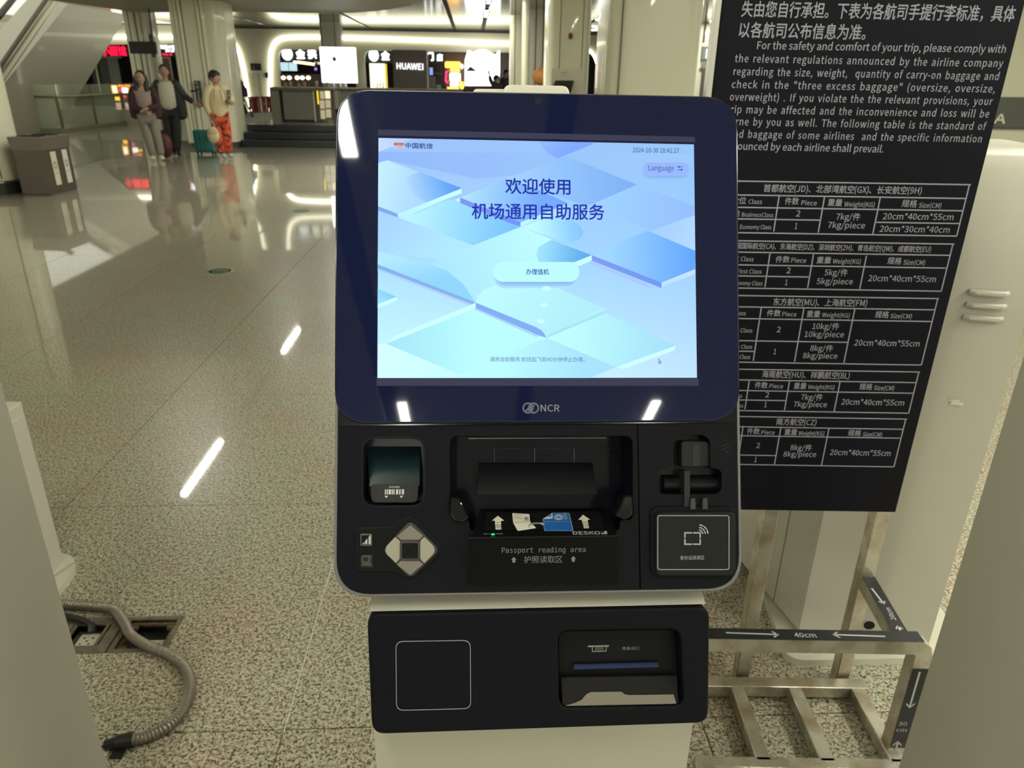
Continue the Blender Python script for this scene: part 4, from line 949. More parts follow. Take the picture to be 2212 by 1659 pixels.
# ================================================================== THE KIOSK
TL_ = radians(25.0)
HF = Fr((0.0775, 0.8072, 1.218), (1, 0, 0), (0, sin(TL_), cos(TL_)))
def clip(pts, f):
    out = []
    for i in range(len(pts)):
        a, b = pts[i - 1], pts[i]; fa, fb = f(a), f(b)
        if (fa >= 0) != (fb >= 0):
            t = fa / (fa - fb); out.append((a[0] + (b[0] - a[0]) * t, a[1] + (b[1] - a[1]) * t))
        if fb >= 0: out.append(b)
    return out
def H2(pix, w=0.0, fr=None): return [(fr or HF).uv(x, y, w) for x, y in pix]
def sheet(mb, pts, fr, w0, w1): return mb.prism(pts, lambda u, v: fr.P(u, v, w0), lambda u, v: fr.P(u, v, w1))
def beveled(mb, pts, fr, w0, w1, bev=.002, seg=2):
    b = bmesh.new(); vs = [b.verts.new(fr.P(u, v, w0)) for u, v in pts]; f = b.faces.new(vs)
    r = bmesh.ops.extrude_face_region(b, geom=[f]); nv = [g for g in r['geom'] if isinstance(g, bmesh.types.BMVert)]
    bmesh.ops.translate(b, verts=nv, vec=fr.n * (w1 - w0))
    top = [e for e in b.edges if all(v in nv for v in e.verts)]
    bmesh.ops.bevel(b, geom=top, offset=bev, segments=seg, profile=.5, affect='EDGES')
    return mb.bm(b)
kb = HF.P(0, 0); K = thing('check_in_kiosk', 'self-service check-in kiosk with lit blue welcome screen and black front', 'kiosk', (0.0775, .85, 0))
OUT = H2([(730, 191), (1589, 208), (1604, 1277), (720, 1291)])
OUTR = rpoly(OUT, .040, 8)
def inset(pts, d):
    c = (sum(p[0] for p in pts) / len(pts), sum(p[1] for p in pts) / len(pts)); hw = .2365; hh = .296
    return [(c[0] + (p[0] - c[0]) * (1 - d / hw), c[1] + (p[1] - c[1]) * (1 - d / hh)) for p in pts]
HSO = inset(OUTR, .004)
obj('head_housing', sheet(holed(MB(), HSO, [inset(OUTR, .008)], HF, -.085, -.012), HSO, HF, -.089, -.085), mat('housing_satin', (.30, .29, .27), .4, metal=.3), K, smooth=40)
obj('silver_rim', holed(MB(), OUTR, [inset(OUTR, .0036)], HF, -.014, -.001, .0008), M_TRIM, K)
FACE = inset(OUTR, .0038)
# the black face below the screen, in two mouldings with a fine gap
useam = HF.uv(1380, 1100)[0]; vsplit = HF.uv(1160, 917)[1]
def R_(x0, y0, x1, y1, r, w=0.0, fr=None):
    fr = fr or HF; a = [fr.uv(x, y, w) for x, y in ((x0, y0), (x1, y0), (x1, y1), (x0, y1))]
    return rpoly(a[::-1], r, 6)
SCAN = R_(783, 945, 917, 1094, .016); BAY = rpoly(H2([(972, 942), (1366, 942), (1366, 1122), (1338, 1122), (1338, 1147), (1014, 1147), (1014, 1122), (972, 1122)][::-1]), .010, 5)
CARD = rpoly(H2([(1450, 1012), (1430, 1012), (1420, 1020), (1420, 1058), (1430, 1067), (1548, 1067), (1558, 1058), (1558, 1020), (1548, 1012), (1533, 1012), (1533, 952), (1520, 940), (1464, 940), (1450, 955)]), .004, 4)
left = clip(clip(FACE, lambda p: vsplit - p[1]), lambda p: useam - .0005 - p[0])
right = clip(clip(FACE, lambda p: vsplit - p[1]), lambda p: p[0] - useam - .0005)
upper = clip(FACE, lambda p: p[1] - vsplit - .0004)
fc_ = obj('front_cover', holed(MB(), left, [SCAN, BAY], HF, -.012, .001, .0008), M_BLACKPL, K, smooth=40, label='wide black moulding under the screen')
fr2 = obj('front_cover', holed(MB(), right, [CARD], HF, -.012, .001, .0008), M_BLACKPL, K, smooth=40, label='narrow black moulding with the card slot')
obj('head_plate', sheet(MB(), upper, HF, -.012, .0005), M_GLOSSB, K)
# display glass with its glossy lip
GP = rpoly(H2([(727, 197), (1590, 213), (1596, 911), (724, 917)]), .040, 8)
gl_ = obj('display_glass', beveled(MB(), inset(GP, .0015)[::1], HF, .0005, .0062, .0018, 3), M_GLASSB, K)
obj('glass_lip', holed(MB(), GP, [inset(GP, .0035)], HF, .0002, .0042, .0012), M_GLOSSB, K)
c = HF.uv(1162, 223); obj('front_camera', sheet(MB(), [(c[0] + .0045 * cos(a * pi / 12), c[1] + .0045 * sin(a * pi / 12)) for a in range(24)], HF, .006, .0064), mat('lens_grey', (.014, .015, .028), .3, spec=.2), K)
# ---- screen picture
LAY = .00642
def zz(X, Y): return (700 + X / 2.1266, 160 + Y / 2.1266)
class VC:
    def __init__(s): s.v = []; s.f = []; s.c = []; s.w = LAY
    def poly(s, pts, cols, up=True):
        n = len(s.v); s.w += .00002 if up else 0
        if len(cols) == 1: cols = cols * len(pts)
        s.v += [HF.P(*HF.uv(*zz(*p), s.w), s.w) for p in pts]; s.f.append(tuple(range(n, n + len(pts)))); s.c += [s2l(c) for c in cols]
    def grad(s, pts, fn):
        """polygon filled by a small grid so that a colour ramp fn(X,Y) reads smoothly"""
        s.w += .00002; b = bmesh.new(); vs = [b.verts.new((x, y, 0)) for x, y in pts]; b.faces.new(vs)
        xs = [p[0] for p in pts]; ys = [p[1] for p in pts]; st = 46
        for a0, a1, no in ((min(xs), max(xs), (1, 0, 0)), (min(ys), max(ys), (0, 1, 0))):
            k = a0 + st
            while k < a1:
                bmesh.ops.bisect_plane(b, geom=b.verts[:] + b.edges[:] + b.faces[:], plane_co=(k if no[0] else 0, 0 if no[0] else k, 0), plane_no=no); k += st
        b.verts.index_update(); n = len(s.v)
        for v in b.verts: s.v.append(HF.P(*HF.uv(*zz(v.co.x, v.co.y), s.w), s.w)); s.c.append(s2l(fn(v.co.x, v.co.y)))
        for f in b.faces: s.f.append(tuple(v.index + n for v in f.verts))
        b.free()
    def build(s, name, m, parent):
        org = ORG[parent.name]; me = D.meshes.new(name); me.from_pydata([v - org for v in s.v], [], s.f)
        ca = me.color_attributes.new('Col', 'FLOAT_COLOR', 'POINT')
        for i, c_ in enumerate(s.c): ca.data[i].color = (*c_, 1)
        me.materials.append(m); o = D.objects.new(name, me); COL.objects.link(o); o.parent = parent; ORG[o.name] = org; return o
def mixc(a, b, t): t = max(0, min(1, t)); return tuple(a[i] + (b[i] - a[i]) * t for i in range(3))
def bg(X, Y):
    tx = (X - 245) / 1460; ty = (Y - 295) / 1100
    top = mixc((158, 192, 250), (150, 196, 246), tx); mid = mixc((172, 222, 252), (158, 206, 254), tx); bot = mixc((204, 253, 255), (192, 226, 255), tx ** 2)
    return mixc(top, mid, ty * 2) if ty < .5 else mixc(mid, bot, ty * 2 - 1)
M_SCR = vcol_emis('screen_picture', 1.04)
sc = VC(); E0 = [(250, 293), (1699, 323), (1713, 1395), (245, 1396)]
sc.grad(E0, bg)
def lin(p, q, c0, c1):
    dx, dy = q[0] - p[0], q[1] - p[1]; L2 = dx * dx + dy * dy
    return lambda X, Y: mixc(c0, c1, ((X - p[0]) * dx + (Y - p[1]) * dy) / L2)
g_ = sc.grad
g_([(250, 295), (415, 297), (250, 357)], lin((250, 300), (400, 330), (196, 222, 254), (172, 204, 252)))
g_([(250, 357), (1699, 368), (1699, 420), (1400, 420), (700, 480), (292, 396), (250, 408)], lin((250, 360), (1500, 400), (146, 184, 248), (156, 200, 248)))
g_([(990, 309), (1230, 313), (1235, 322), (1070, 388), (1030, 366), (1002, 335)], lin((990, 310), (1100, 390), (144, 186, 250), (128, 168, 250)))
g_([(835, 482), (1105, 374), (1438, 508), (1225, 600), (1180, 598), (985, 532)], lin((900, 520), (1400, 480), (160, 205, 252), (126, 176, 244)))
g_([(1230, 600), (1440, 510), (1702, 606), (1703, 650), (1500, 720)], lin((1250, 600), (1700, 620), (158, 210, 252), (148, 188, 250)))
g_([(1500, 720), (1703, 648), (1705, 812), (1680, 800)], lin((1500, 700), (1700, 800), (160, 205, 252), (180, 216, 255)))
# left card
g_([(249, 408), (292, 396), (632, 524), (338, 642), (248, 607)], lin((250, 450), (632, 524), (196, 236, 255), (150, 198, 250)))
g_([(378, 500), (384, 478), (402, 462), (440, 450), (632, 524), (470, 590), (420, 560)], lin((390, 560), (600, 500), (178, 218, 253), (92, 158, 242)))
g_([(338, 642), (632, 526), (632, 547), (560, 575), (400, 645), (340, 660)], lin((340, 650), (632, 530), (186, 240, 255), (204, 255, 255)))
sc.poly([(248, 607), (338, 642), (338, 658), (248, 626)], [(128, 168, 232)])
# second card
g_([(344, 660), (420, 640), (560, 580), (608, 577), (625, 588), (870, 694), (900, 702), (685, 787)], lin((400, 650), (860, 720), (184, 242, 254), (122, 196, 248)))
g_([(248, 640), (340, 660), (685, 787), (520, 850), (247, 820)], lin((300, 650), (500, 840), (168, 212, 252), (176, 230, 253)))
g_([(625, 567), (835, 482), (985, 532), (1122, 594), (903, 681)], lin((640, 540), (1000, 600), (178, 226, 254), (116, 168, 250)))
sc.poly([(600, 578), (625, 568), (625, 590)], [(190, 248, 255)])
sc.poly([(625, 567), (903, 681), (902, 701), (865, 690), (625, 592)], [(128, 148, 240), (112, 150, 244), (112, 150, 244), (112, 150, 244), (128, 148, 240)])
g_([(903, 681), (1122, 595), (1090, 650), (1000, 662), (903, 701)], lin((903, 690), (1100, 620), (196, 248, 255), (170, 218, 252)))
# middle light card
g_([(905, 702), (1230, 832), (1170, 870), (700, 1048), (410, 930), (425, 905), (520, 850), (685, 787)], lin((500, 950), (1000, 760), (170, 226, 252), (190, 250, 255)))
g_([(940, 690), (1000, 664), (1080, 656), (1140, 672), (1176, 698), (1192, 728), (1178, 756), (1140, 772), (1090, 768), (905, 702)], lin((980, 720), (1160, 690), (190, 248, 255), (136, 198, 250)))
g_([(975, 830), (985, 794), (1045, 760), (1230, 832), (1150, 864), (985, 864)], lin((985, 800), (1190, 830), (164, 228, 252), (96, 172, 236)))
sc.poly([(1140, 868), (1230, 833), (1230, 856), (1168, 884)], [(200, 250, 255)])
# right card
g_([(1230, 831), (1370, 767), (1486, 720), (1705, 812), (1705, 896), (1550, 958)], lin((1300, 820), (1700, 800), (160, 214, 252), (100, 164, 250)))
sc.poly([(1226, 858), (1480, 960), (1500, 976), (1550, 984), (1480, 978), (1222, 872)], [(170, 200, 250)])
sc.poly([(1230, 832), (1550, 958), (1550, 983), (1230, 857)], [(126, 158, 236), (112, 152, 240), (112, 152, 240), (126, 158, 236)])
sc.poly([(1550, 958), (1705, 896), (1706, 918), (1550, 980)], [(190, 226, 254), (200, 226, 255), (196, 222, 255), (184, 218, 253)])
# left long edge
g_([(247, 815), (400, 850), (560, 900), (640, 965), (694, 1048), (246, 875)], lin((400, 820), (440, 960), (178, 232, 253), (146, 212, 250)))
sc.poly([(246, 892), (682, 1056), (665, 1062), (246, 902)], [(174, 208, 250)])
sc.poly([(246, 874), (696, 1049), (680, 1057), (246, 892)], [(132, 178, 232)])
sc.poly([(246, 985), (333, 1023), (246, 1057)], [(146, 214, 250), (140, 206, 240), (160, 228, 252)])
sc.poly([(246, 1057), (333, 1024), (336, 1040), (246, 1075)], [(204, 255, 255)])
# lower card
g_([(697, 1050), (705, 1020), (735, 990), (800, 965), (1030, 962), (1290, 1078), (1290, 1092), (1023, 1210), (1005, 1185), (985, 1170)], lin((750, 1000), (1150, 1180), (190, 248, 253), (176, 236, 248)))
sc.poly([(1023, 1212), (1292, 1096), (1288, 1076), (1040, 1182)], [(160, 222, 240), (160, 222, 240), (184, 244, 250), (184, 240, 250)])
g_([(285, 1238), (690, 1076), (1022, 1212), (622, 1380)], lin((300, 1240), (700, 1240), (164, 230, 246), (186, 250, 253)))
sc.poly([(285, 1238), (320, 1205), (695, 1052), (697, 1076)], [(204, 255, 255)])
sc.poly([(684, 1078), (697, 1075), (990, 1206), (972, 1206)], [(172, 208, 250)])
sc.poly([(697, 1050), (975, 1163), (1000, 1178), (1012, 1193), (1021, 1211), (985, 1201), (697, 1075)], [(130, 174, 240)])
g_([(1024, 1212), (1292, 1100), (1615, 1247), (1342, 1345)], lin((1100, 1240), (1600, 1240), (190, 252, 254), (164, 222, 246)))
g_([(1022, 1213), (1342, 1346), (1222, 1396), (600, 1396), (622, 1380), (830, 1290)], lin((800, 1300), (1200, 1300), (188, 250, 253), (166, 226, 250)))
sc.poly([(1342, 1346), (1615, 1248), (1610, 1268), (1375, 1356)], [(204, 255, 255)])
g_([(246, 1240), (285, 1239), (622, 1381), (600, 1396), (245, 1396)], lin((250, 1250), (600, 1396), (212, 253, 255), (198, 254, 255)))
# buttons with their soft drop shadow
def pill(x0, y0, x1, y1, cols, r=None):
    r = r or (y1 - y0) / 2; pts = rrect(x0, y0, x1, y1, r, 8); sc.poly(pts, cols)
for k in range(6): pill(782 + k * 2, 872, 1168 - k * 2, 984 - k * 5, [mixc((172, 228, 250), (140, 178, 238), k / 5)], 46)
pill(777, 863, 1173, 955, [(188, 250, 251)])
for k in range(5): pill(1462 + k * 2, 410, 1680 - k * 2, 484 - k * 4, [mixc((150, 194, 248), (136, 174, 238), k / 4)], 32)
pill(1461, 402, 1682, 465, [(166, 196, 252)]); pill(1465, 406, 1678, 462, [(150, 182, 250)])
sc.poly([(320, 313), (368, 314), (368, 342), (320, 341)], [(214, 218, 236)]); sc.poly([(322, 315), (366, 316), (366, 329), (322, 328)], [(196, 74, 84)])
for cx, cy, r in ((1022, 985, 20), (1010, 1062, 18), (996, 1135, 18)):
    sc.poly([(cx + r * cos(a * pi / 8), cy + r * .55 * sin(a * pi / 8)) for a in range(16)], [(206, 255, 255)])
scr = sc.build('lit_screen', M_SCR, K)
w0 = sc.w + .00004
def stext(s, X0, Y0, X1, Y1, emz, col, bold=0.0, nm='screen_text', parent=None):
    mb = MB(); x0, y0 = zz(X0, Y0); x1, y1 = zz(X1, Y1); ptext(mb, s, HF, x0, y0, x1, y1, emz / 2.1266, w0, bold=bold, res=3)
    flat(nm, mb, emis('ink%d_%d_%d' % col, s2l(col), .95), scr)
stext('欢迎使用', 833, 514, 1131, 518, 78, (38, 60, 168), .015)
stext('机场通用自助服务', 679, 629, 1287, 634, 78, (42, 62, 182), .015)
stext('办理值机', 928, 908, 1033, 909, 29, (52, 76, 186), .012)
stext('通用自助服务: 航班起飞前40分钟停止办理。', 762, 1310, 1197, 1311, 24, (84, 120, 172))
stext('2024-10-30 18:41:27', 1418, 349, 1631, 352, 29, (62, 88, 140), .006)
stext('Language', 1491, 431, 1607, 432, 33, (70, 96, 160), .004)
stext('中国航信', 374, 328, 499, 331, 27, (72, 104, 164), .03)
stext('TravelSky', 324, 335, 365, 335, 12, (120, 110, 170), .01); stext('中国航信', 326, 322, 363, 323, 10, (240, 190, 190))
mb = MB()
for pts in ([(1630, 425), (1648, 425), (1648, 428), (1630, 428)], [(1623, 426.5), (1632, 420), (1632, 433)], [(1625, 438), (1643, 438), (1643, 441), (1625, 441)], [(1649, 439.5), (1640, 433), (1640, 446)]):
    mb.poly([HF.at(*zz(*p), w0) for p in pts])
flat('arrow_icon', mb, emis('ink70_96_160', s2l((70, 96, 160)), .95), scr)
mb = MB(); mb.poly([HF.at(*zz(*p), w0) for p in [(1535, 1306), (1535, 1330), (1541, 1326), (1545, 1333), (1548, 1331), (1545, 1324), (1551, 1323)]]); flat('cursor_edge', mb, emis('ink_cur', s2l((90, 120, 140)), .95), scr)
mb = MB(); mb.poly([HF.at(*zz(*p), w0 + .00004) for p in [(1537, 1311), (1537, 1326), (1542, 1322), (1547, 1322)]]); flat('cursor', mb, emis('ink_curw', s2l((190, 235, 245)), .95), scr)
# unlit strips of the LCD above and below the picture
M_LCD = emis('lcd_glow', s2l((64, 65, 84)), 1.0)
obj('lcd_margin', sheet(MB(), H2([(818, 284), (1497, 300), (1499, 312), (817, 297)]), HF, .0063, .00645), M_LCD, K)
obj('lcd_margin', sheet(MB(), H2([(815, 817), (1505, 818), (1506, 834), (815, 834)]), HF, .0063, .00645), M_LCD, K)
# maker's emblem and letters
mb = MB()
def circ(cx, cy, r, n=32):
    c_ = HF.uv(cx, cy); k = r / 1.84e3; return [(c_[0] + k * cos(2 * pi * a / n), c_[1] + k * sin(2 * pi * a / n)) for a in range(n)]
holed(mb, circ(1139.6, 881.5, 12), [circ(1139.6, 881.5, 8.3)], HF, .0060, .0064); holed(mb, circ(1151.8, 881.5, 12), [circ(1151.8, 881.5, 8.3)], HF, .0060, .00642)
for k in (-1, 0, 1):
    a = (1141 + k * 4.2, 888 - k * 0.5); sheet(mb, H2([(a[0] - 3.4, a[1] - 1.5), (a[0] - 1.2, a[1] + .6), (a[0] + 9.5, a[1] - 11), (a[0] + 7.4, a[1] - 13)]), HF, .006, .0066)
M_EMB = mat('emblem_grey', (.085, .095, .15), .4)
obj('emblem', mb, M_EMB, gl_)
mb = MB(); ptext(mb, 'NCR', HF, 1168, 881.5, 1208.5, 881.8, 19.5, .0066, bold=.012); flat('letters', mb, mat('letters_grey', (.20, .21, .27), .4), gl_)

# ---- bays
def bay(name, pts, depth, m, parent=K):
    n = len(pts); mb = MB(); vs = [HF.P(u, v, 0) for u, v in pts] + [HF.P(u, v, -depth) for u, v in pts]
    mb.add(vs, [(i, (i + 1) % n, (i + 1) % n + n, i + n) for i in range(n)] + [tuple(range(n, 2 * n))]); return obj(name, mb, m, parent)
sb = bay('scanner_bay', SCAN, .045, mat('bay_slate', (.007, .011, .016), .3, spec=.3))
obj('bay_rim', holed(MB(), R_(780, 942, 920, 1097, .018), [inset_ for inset_ in [R_(785.5, 948, 914.5, 1091, .014)]], HF, .0008, .0018), M_BAYB, sb)
a, b, c, d = HF.at(792, 965, -.040), HF.at(908, 965, -.040), HF.at(906, 1050, -.010), HF.at(799, 1050, -.010)
obj('scanner_window', MB().hexa([a, b, c, d], [p + HF.n * -.002 for p in (a, b, c, d)]), mat('scan_glass', (.010, .026, .031), .15, coat=.5), sb)
SW = Fr(HF.at(800, 1086, -.006), HF.at(904, 1086, -.006) - HF.at(800, 1086, -.006), HF.at(800, 1046, -.011) - HF.at(800, 1086, -.006))
lp = [SW.uv(*p) for p in ((800, 1046), (905, 1046), (902, 1086), (802, 1086))]
obj('label_plate', beveled(MB(), rpoly(lp, .006, 5), SW, -.002, .001, .0006), mat('plate_grey', (.019, .018, .018), .45, spec=.2), sb)
mb = MB()
for x0, x1 in ((831, 833.4), (835, 837.5), (839, 844.5), (846, 848.5), (849.6, 852), (855, 860), (862, 865), (867.5, 872.5)):
    mb.poly([SW.at(x, y, .0012) for x, y in ((x0 + .6, 1057), (x1 + .6, 1057), (x1, 1068), (x0, 1068))])
for x in (834.5, 867): mb.poly([SW.at(*p, .0012) for p in ((x - 4, 1071), (x + 4, 1071), (x, 1076))])
ptext(mb, '条码扫描区', SW, 840, 1052, 864, 1052, 4.6, .0012)
flat('barcode_symbol', mb, mat('print_pale', (.45, .47, .47), .5), sb)

pb_ = bay('passport_bay', BAY, .07, M_BAYB)
a, b, c, d = HF.at(1035, 1001, -.062), HF.at(1280, 1001, -.062), HF.at(1290, 1068, -.035), HF.at(1032, 1068, -.035)
obj('document_chute', MB().hexa([a, b, c, d], [p + HF.n * -.004 for p in (a, b, c, d)]), mat('chute_grey', (.0085, .009, .011), .5, spec=.15), pb_)
for x in (1068, 1155, 1240):
    a = HF.at(x, 968, -.0695); b = HF.at(x, 1000, -.0695); obj('seam', MB().tube([a, b], .0005, 4), mat('seam_navy', (.03, .035, .07), .3), pb_)
obj('seam', MB().tube([HF.at(985, 968, -.0695), HF.at(1345, 968, -.0695)], .0006, 4), mat('seam_navy', (.03, .035, .07), .3), pb_)
obj('bay_lip', MB().tube([HF.at(1012, 947.5, -.002), HF.at(1310, 946, -.002)], .0007, 6), mat('lip_steel', (.25, .25, .28), .2, metal=.8), pb_)
# reader block with its deck
A, B, Cc, Dd = HF.at(1018, 1162, .022), HF.at(1333, 1157.5, .022), HF.at(1318, 1103, -.05), HF.at(1036, 1104, -.05)
E1, E2, E3, E4 = HF.at(1012, 1262, .006), HF.at(1333, 1258, .006), HF.at(1326, 1258, -.05), HF.at(1022, 1262, -.05)
rd = obj('passport_reader', MB().hexa([E1, E2, E3, E4], [A, B, Cc, Dd]), mat('reader_black', (.0035, .0035, .004), .5, bump=(900, .2), spec=.10), K)
DF = Fr(A, B - A, Dd - A)
obj('reader_lip', MB().tube([A + (A - B).normalized() * .004, B + (B - A).normalized() * .002], .0012, 8), M_GLOSSB, rd, smooth=1)
obj('deck_glass', sheet(MB(), rpoly([DF.uv(*p) for p in ((1046, 1145.5), (1305, 1143), (1296, 1107), (1050, 1108))], .002, 3), DF, .0002, .0008), mat('deck_glass', (.008, .008, .008), .2, spec=.3), rd)
def DP(pts, w=.0010): return [DF.at(*p, w) for p in pts]
def zd(X, Y): return (990 + X / 6.32, 1060 + Y / 6.32)
for grp in (([(540, 342), (626, 408), (582, 410), (584, 434), (500, 434), (500, 410), (458, 408)], [(500, 440), (584, 440), (585, 461), (501, 461)], [(502, 468), (585, 468), (586, 482), (503, 482)], [(505, 488), (586, 488), (587, 500), (506, 500)], [(506, 506), (587, 506), (588, 515), (507, 515)], [(508, 520), (588, 520), (588, 530), (508, 530)]), ([(1702, 328), (1800, 395), (1762, 398), (1772, 422), (1690, 422), (1682, 398), (1638, 395)], [(1690, 427), (1772, 427), (1775, 447), (1697, 447)], [(1700, 454), (1776, 454), (1778, 466), (1703, 466)], [(1704, 472), (1779, 472), (1781, 483), (1707, 483)], [(1708, 489), (1782, 489), (1785, 499), (1711, 499)], [(1712, 504), (1785, 504), (1787, 512), (1714, 512)])):
    mb = MB()
    for pts in grp: mb.poly(DP([zd(*p) for p in pts]))
    flat('arrow_print', mb, M_CREAMP, rd)
mb = MB(); mb.poly(DP([zd(*p) for p in [(740, 305), (960, 318), (972, 325), (978, 420), (1000, 440), (1062, 510), (820, 550), (805, 540), (748, 435), (737, 312)]]))
flat('page_print', mb, M_CREAMP, rd)
mb = MB()
for pts in ([(750, 318), (880, 326), (880, 330), (750, 322)], [(745, 434), (975, 422), (975, 425), (745, 438)], [(900, 362), (958, 360), (960, 406), (902, 408)], [(760, 350), (830, 350), (830, 353), (760, 353)], [(762, 364), (870, 366), (870, 369), (762, 367)], [(764, 380), (876, 382), (876, 385), (764, 383)]):
    mb.poly(DP([zd(*p) for p in pts], .0013))
mb.poly(DP([zd(*p) for p in [(958, 470), (990, 440), (1050, 428), (1130, 432), (1128, 424), (1196, 462), (1140, 478), (1138, 462), (1060, 455), (1000, 470), (968, 515)]], .0014))
flat('page_print', mb, mat('deck_dark', (.03, .03, .03), .4), rd)
mb = MB(); mb.poly(DP([zd(*p) for p in [(906, 366), (952, 364), (954, 402), (908, 404)]], .0015)); 
mb.poly(DP([zd(*p) for p in [(966, 474), (994, 448), (1050, 436), (1136, 440), (1134, 432), (1182, 460), (1146, 470), (1142, 456), (1060, 448), (1000, 464), (972, 508)]], .0016))
flat('page_print', mb, M_CREAMP, rd)
mb = MB(); mb.poly(DP([zd(*p) for p in [(920, 366), (940, 366), (942, 385), (936, 400), (924, 400), (918, 385)]], .0018)); ptext(mb, 'OVER', DF, *zd(988, 460), *zd(1108, 445), 5.2, .002); flat('page_print', mb, mat('deck_dark', (.03, .03, .03), .4), rd)
mb = MB(); mb.poly(DP([zd(*p) for p in [(1152, 385), (1282, 303), (1505, 303), (1520, 318), (1568, 535), (1555, 550), (1180, 550), (1172, 540)]])); flat('booklet_edge', mb, mat('pale_blue', (.35, .45, .6), .4), rd)
mb = MB(); mb.poly(DP([zd(*p) for p in [(1158, 388), (1286, 308), (1502, 308), (1514, 320), (1560, 534), (1550, 544), (1184, 544), (1178, 536)]], .0013)); flat('booklet_print', mb, mat('booklet_blue', (.015, .105, .36), .4), rd)
mb = MB()
mb.poly(DP([zd(*p) for p in [(1160, 386), (1282, 310), (1290, 375), (1240, 384)]], .0015)); mb.poly(DP([zd(*p) for p in [(1170, 421), (1538, 421), (1538, 424), (1170, 424)]], .0015))
def gl(cx, cy, rx, ry, t=.84):
    o_ = [zd(cx + rx * cos(a * pi / 12), cy + ry * sin(a * pi / 12)) for a in range(24)]; i_ = [zd(cx + t * rx * cos(a * pi / 12), cy + (t - .04) * ry * sin(a * pi / 12)) for a in range(24)]
    for k in range(24): mb.poly(DP([o_[k], o_[(k + 1) % 24], i_[(k + 1) % 24], i_[k]], .0016))
gl(1370, 362, 62, 38); gl(1370, 362, 28, 38, .7)
for y in (344, 362, 380): mb.poly(DP([zd(*p) for p in [(1314, y), (1426, y), (1426, y + 4), (1314, y + 4)]], .0016))
q0, q1 = zd(1472, 412), zd(1452, 318)
u0_, u1_ = DF.uv(*q0), DF.uv(*q1); text(mb, 'PASSPORT', DF, u0_, u1_, .0052, .0017)
flat('booklet_marks', mb, mat('pale_print', (.55, .62, .72), .4), rd)
mb = MB(); mb.poly(DP([zd(*p) for p in [(1205, 352), (1278, 318), (1262, 336), (1280, 352)]], .0018)); flat('page_print', mb, mat('deck_dark', (.03, .03, .03), .4), rd)
mb = MB(); ptext(mb, 'DESKO', DF, *zd(1565, 577), *zd(1935, 575), 9.3, .0010, bold=.012)
for pts in ([(1990, 552), (2028, 552), (2030, 566), (1992, 566)], [(1952, 576), (2032, 571), (2034, 590), (1955, 592)], [(1948, 552), (1957, 552), (1957, 558), (1948, 558)]): mb.poly(DP([zd(*p) for p in pts]))
ptext(mb, 'STATUS', DF, *zd(342, 592), *zd(438, 592), 2.6, .001); ptext(mb, 'POWER', DF, *zd(512, 591), *zd(608, 590), 2.6, .001)
flat('maker_letters', mb, mat('silver_print', (.45, .44, .40), .35), rd)
p = DF.at(*zd(474, 595), .001); obj('status_light', MB().ball(p, (.0022, .0013, .001), n=8), emis('led_green', (.03, 1, .25), 1.0), rd, smooth=1)
# writing on the front of the block
FB = Fr(E1, E2 - E1, A - E1)
mb = MB(); ptext(mb, 'Passport reading area', FB, 1084, 1188.5, 1265, 1186.5, 16, .0008, kind='mono'); ptext(mb, '护照读取区', FB, 1132, 1209, 1215, 1208, 17, .0008)
for x, y in ((1110, 1209.5), (1238.5, 1207.5)):
    mb.poly([FB.at(*p, .0008) for p in ((x, y - 6.5), (x + 6, y), (x + 3.2, y), (x + 3.2, y + 6), (x - 3.2, y + 6), (x - 3.2, y), (x - 6, y))])
flat('reader_lettering', mb, mat('letter_grey', (.20, .20, .20), .5), rd)
# glossy guides either side
for pts in ([(974, 1071), (990, 1072), (998, 1085), (1013, 1118), (1002, 1127), (982, 1124), (972, 1112)], [(1345, 1067), (1364, 1069), (1366, 1104), (1360, 1116), (1345, 1122), (1324, 1112), (1336, 1090)]):
    obj('side_guide', beveled(MB(), rpoly(H2(pts), .003, 3), HF, -.012, .009, .0025, 3), mat('guide_gloss', (.0025, .002, .0035), .07, spec=.4), K)
# ---- keypad
kp = obj('keypad_plate', beveled(MB(), rpoly(H2([(766, 1139), (840, 1137), (868, 1119), (886, 1113), (904, 1121), (950, 1172), (956, 1187), (948, 1202), (900, 1246), (886, 1252), (872, 1246), (852, 1236), (768, 1236)]), .006, 4), HF, -.001, .0022, .0012), mat('keypad_black', (.004, .004, .0045), .45, spec=.12), K)
kc = (887, 1187)
obj('keypad_frame', beveled(MB(), rpoly(H2([(887, 1122), (951, 1187), (887, 1249), (826, 1187)]), .008, 5), HF, .002, .0042, .001), mat('keypad_taupe', (.040, .037, .036), .4, spec=.3), kp)
M_KL = mat('key_pale', (.30, .285, .22), .45, bump=(1500, .3)); M_KD = mat('key_taupe', (.175, .155, .135), .45, bump=(1500, .3))
keys = ((M_KD, [(887, 1133), (915, 1156), (906, 1165), (868, 1165), (858, 1157)]), (M_KD, [(887, 1241), (858, 1218), (867, 1209), (906, 1209), (915, 1217)]),
        (M_KL, [(833, 1187), (836, 1178), (855, 1158), (866, 1168), (865, 1205), (856, 1215), (836, 1195)]), (M_KL, [(940, 1187), (937, 1178), (917, 1158), (908, 1168), (908, 1205), (917, 1215), (937, 1195)]))
for m_, pts in keys: obj('arrow_key', beveled(MB(), rpoly(H2(pts), .0012, 3), HF, .004, .0054, .0005), m_, kp)
obj('centre_key_frame', beveled(MB(), R_(865, 1166, 908, 1209, .004), HF, .004, .0068, .0008), mat('keypad_taupe', (.040, .037, .036), .4, spec=.3), kp)
obj('centre_key', beveled(MB(), R_(870, 1171, 903.5, 1203.5, .002), HF, .0068, .0074, .0003), mat('key_black', (.004, .004, .004), .5, spec=.12), kp)
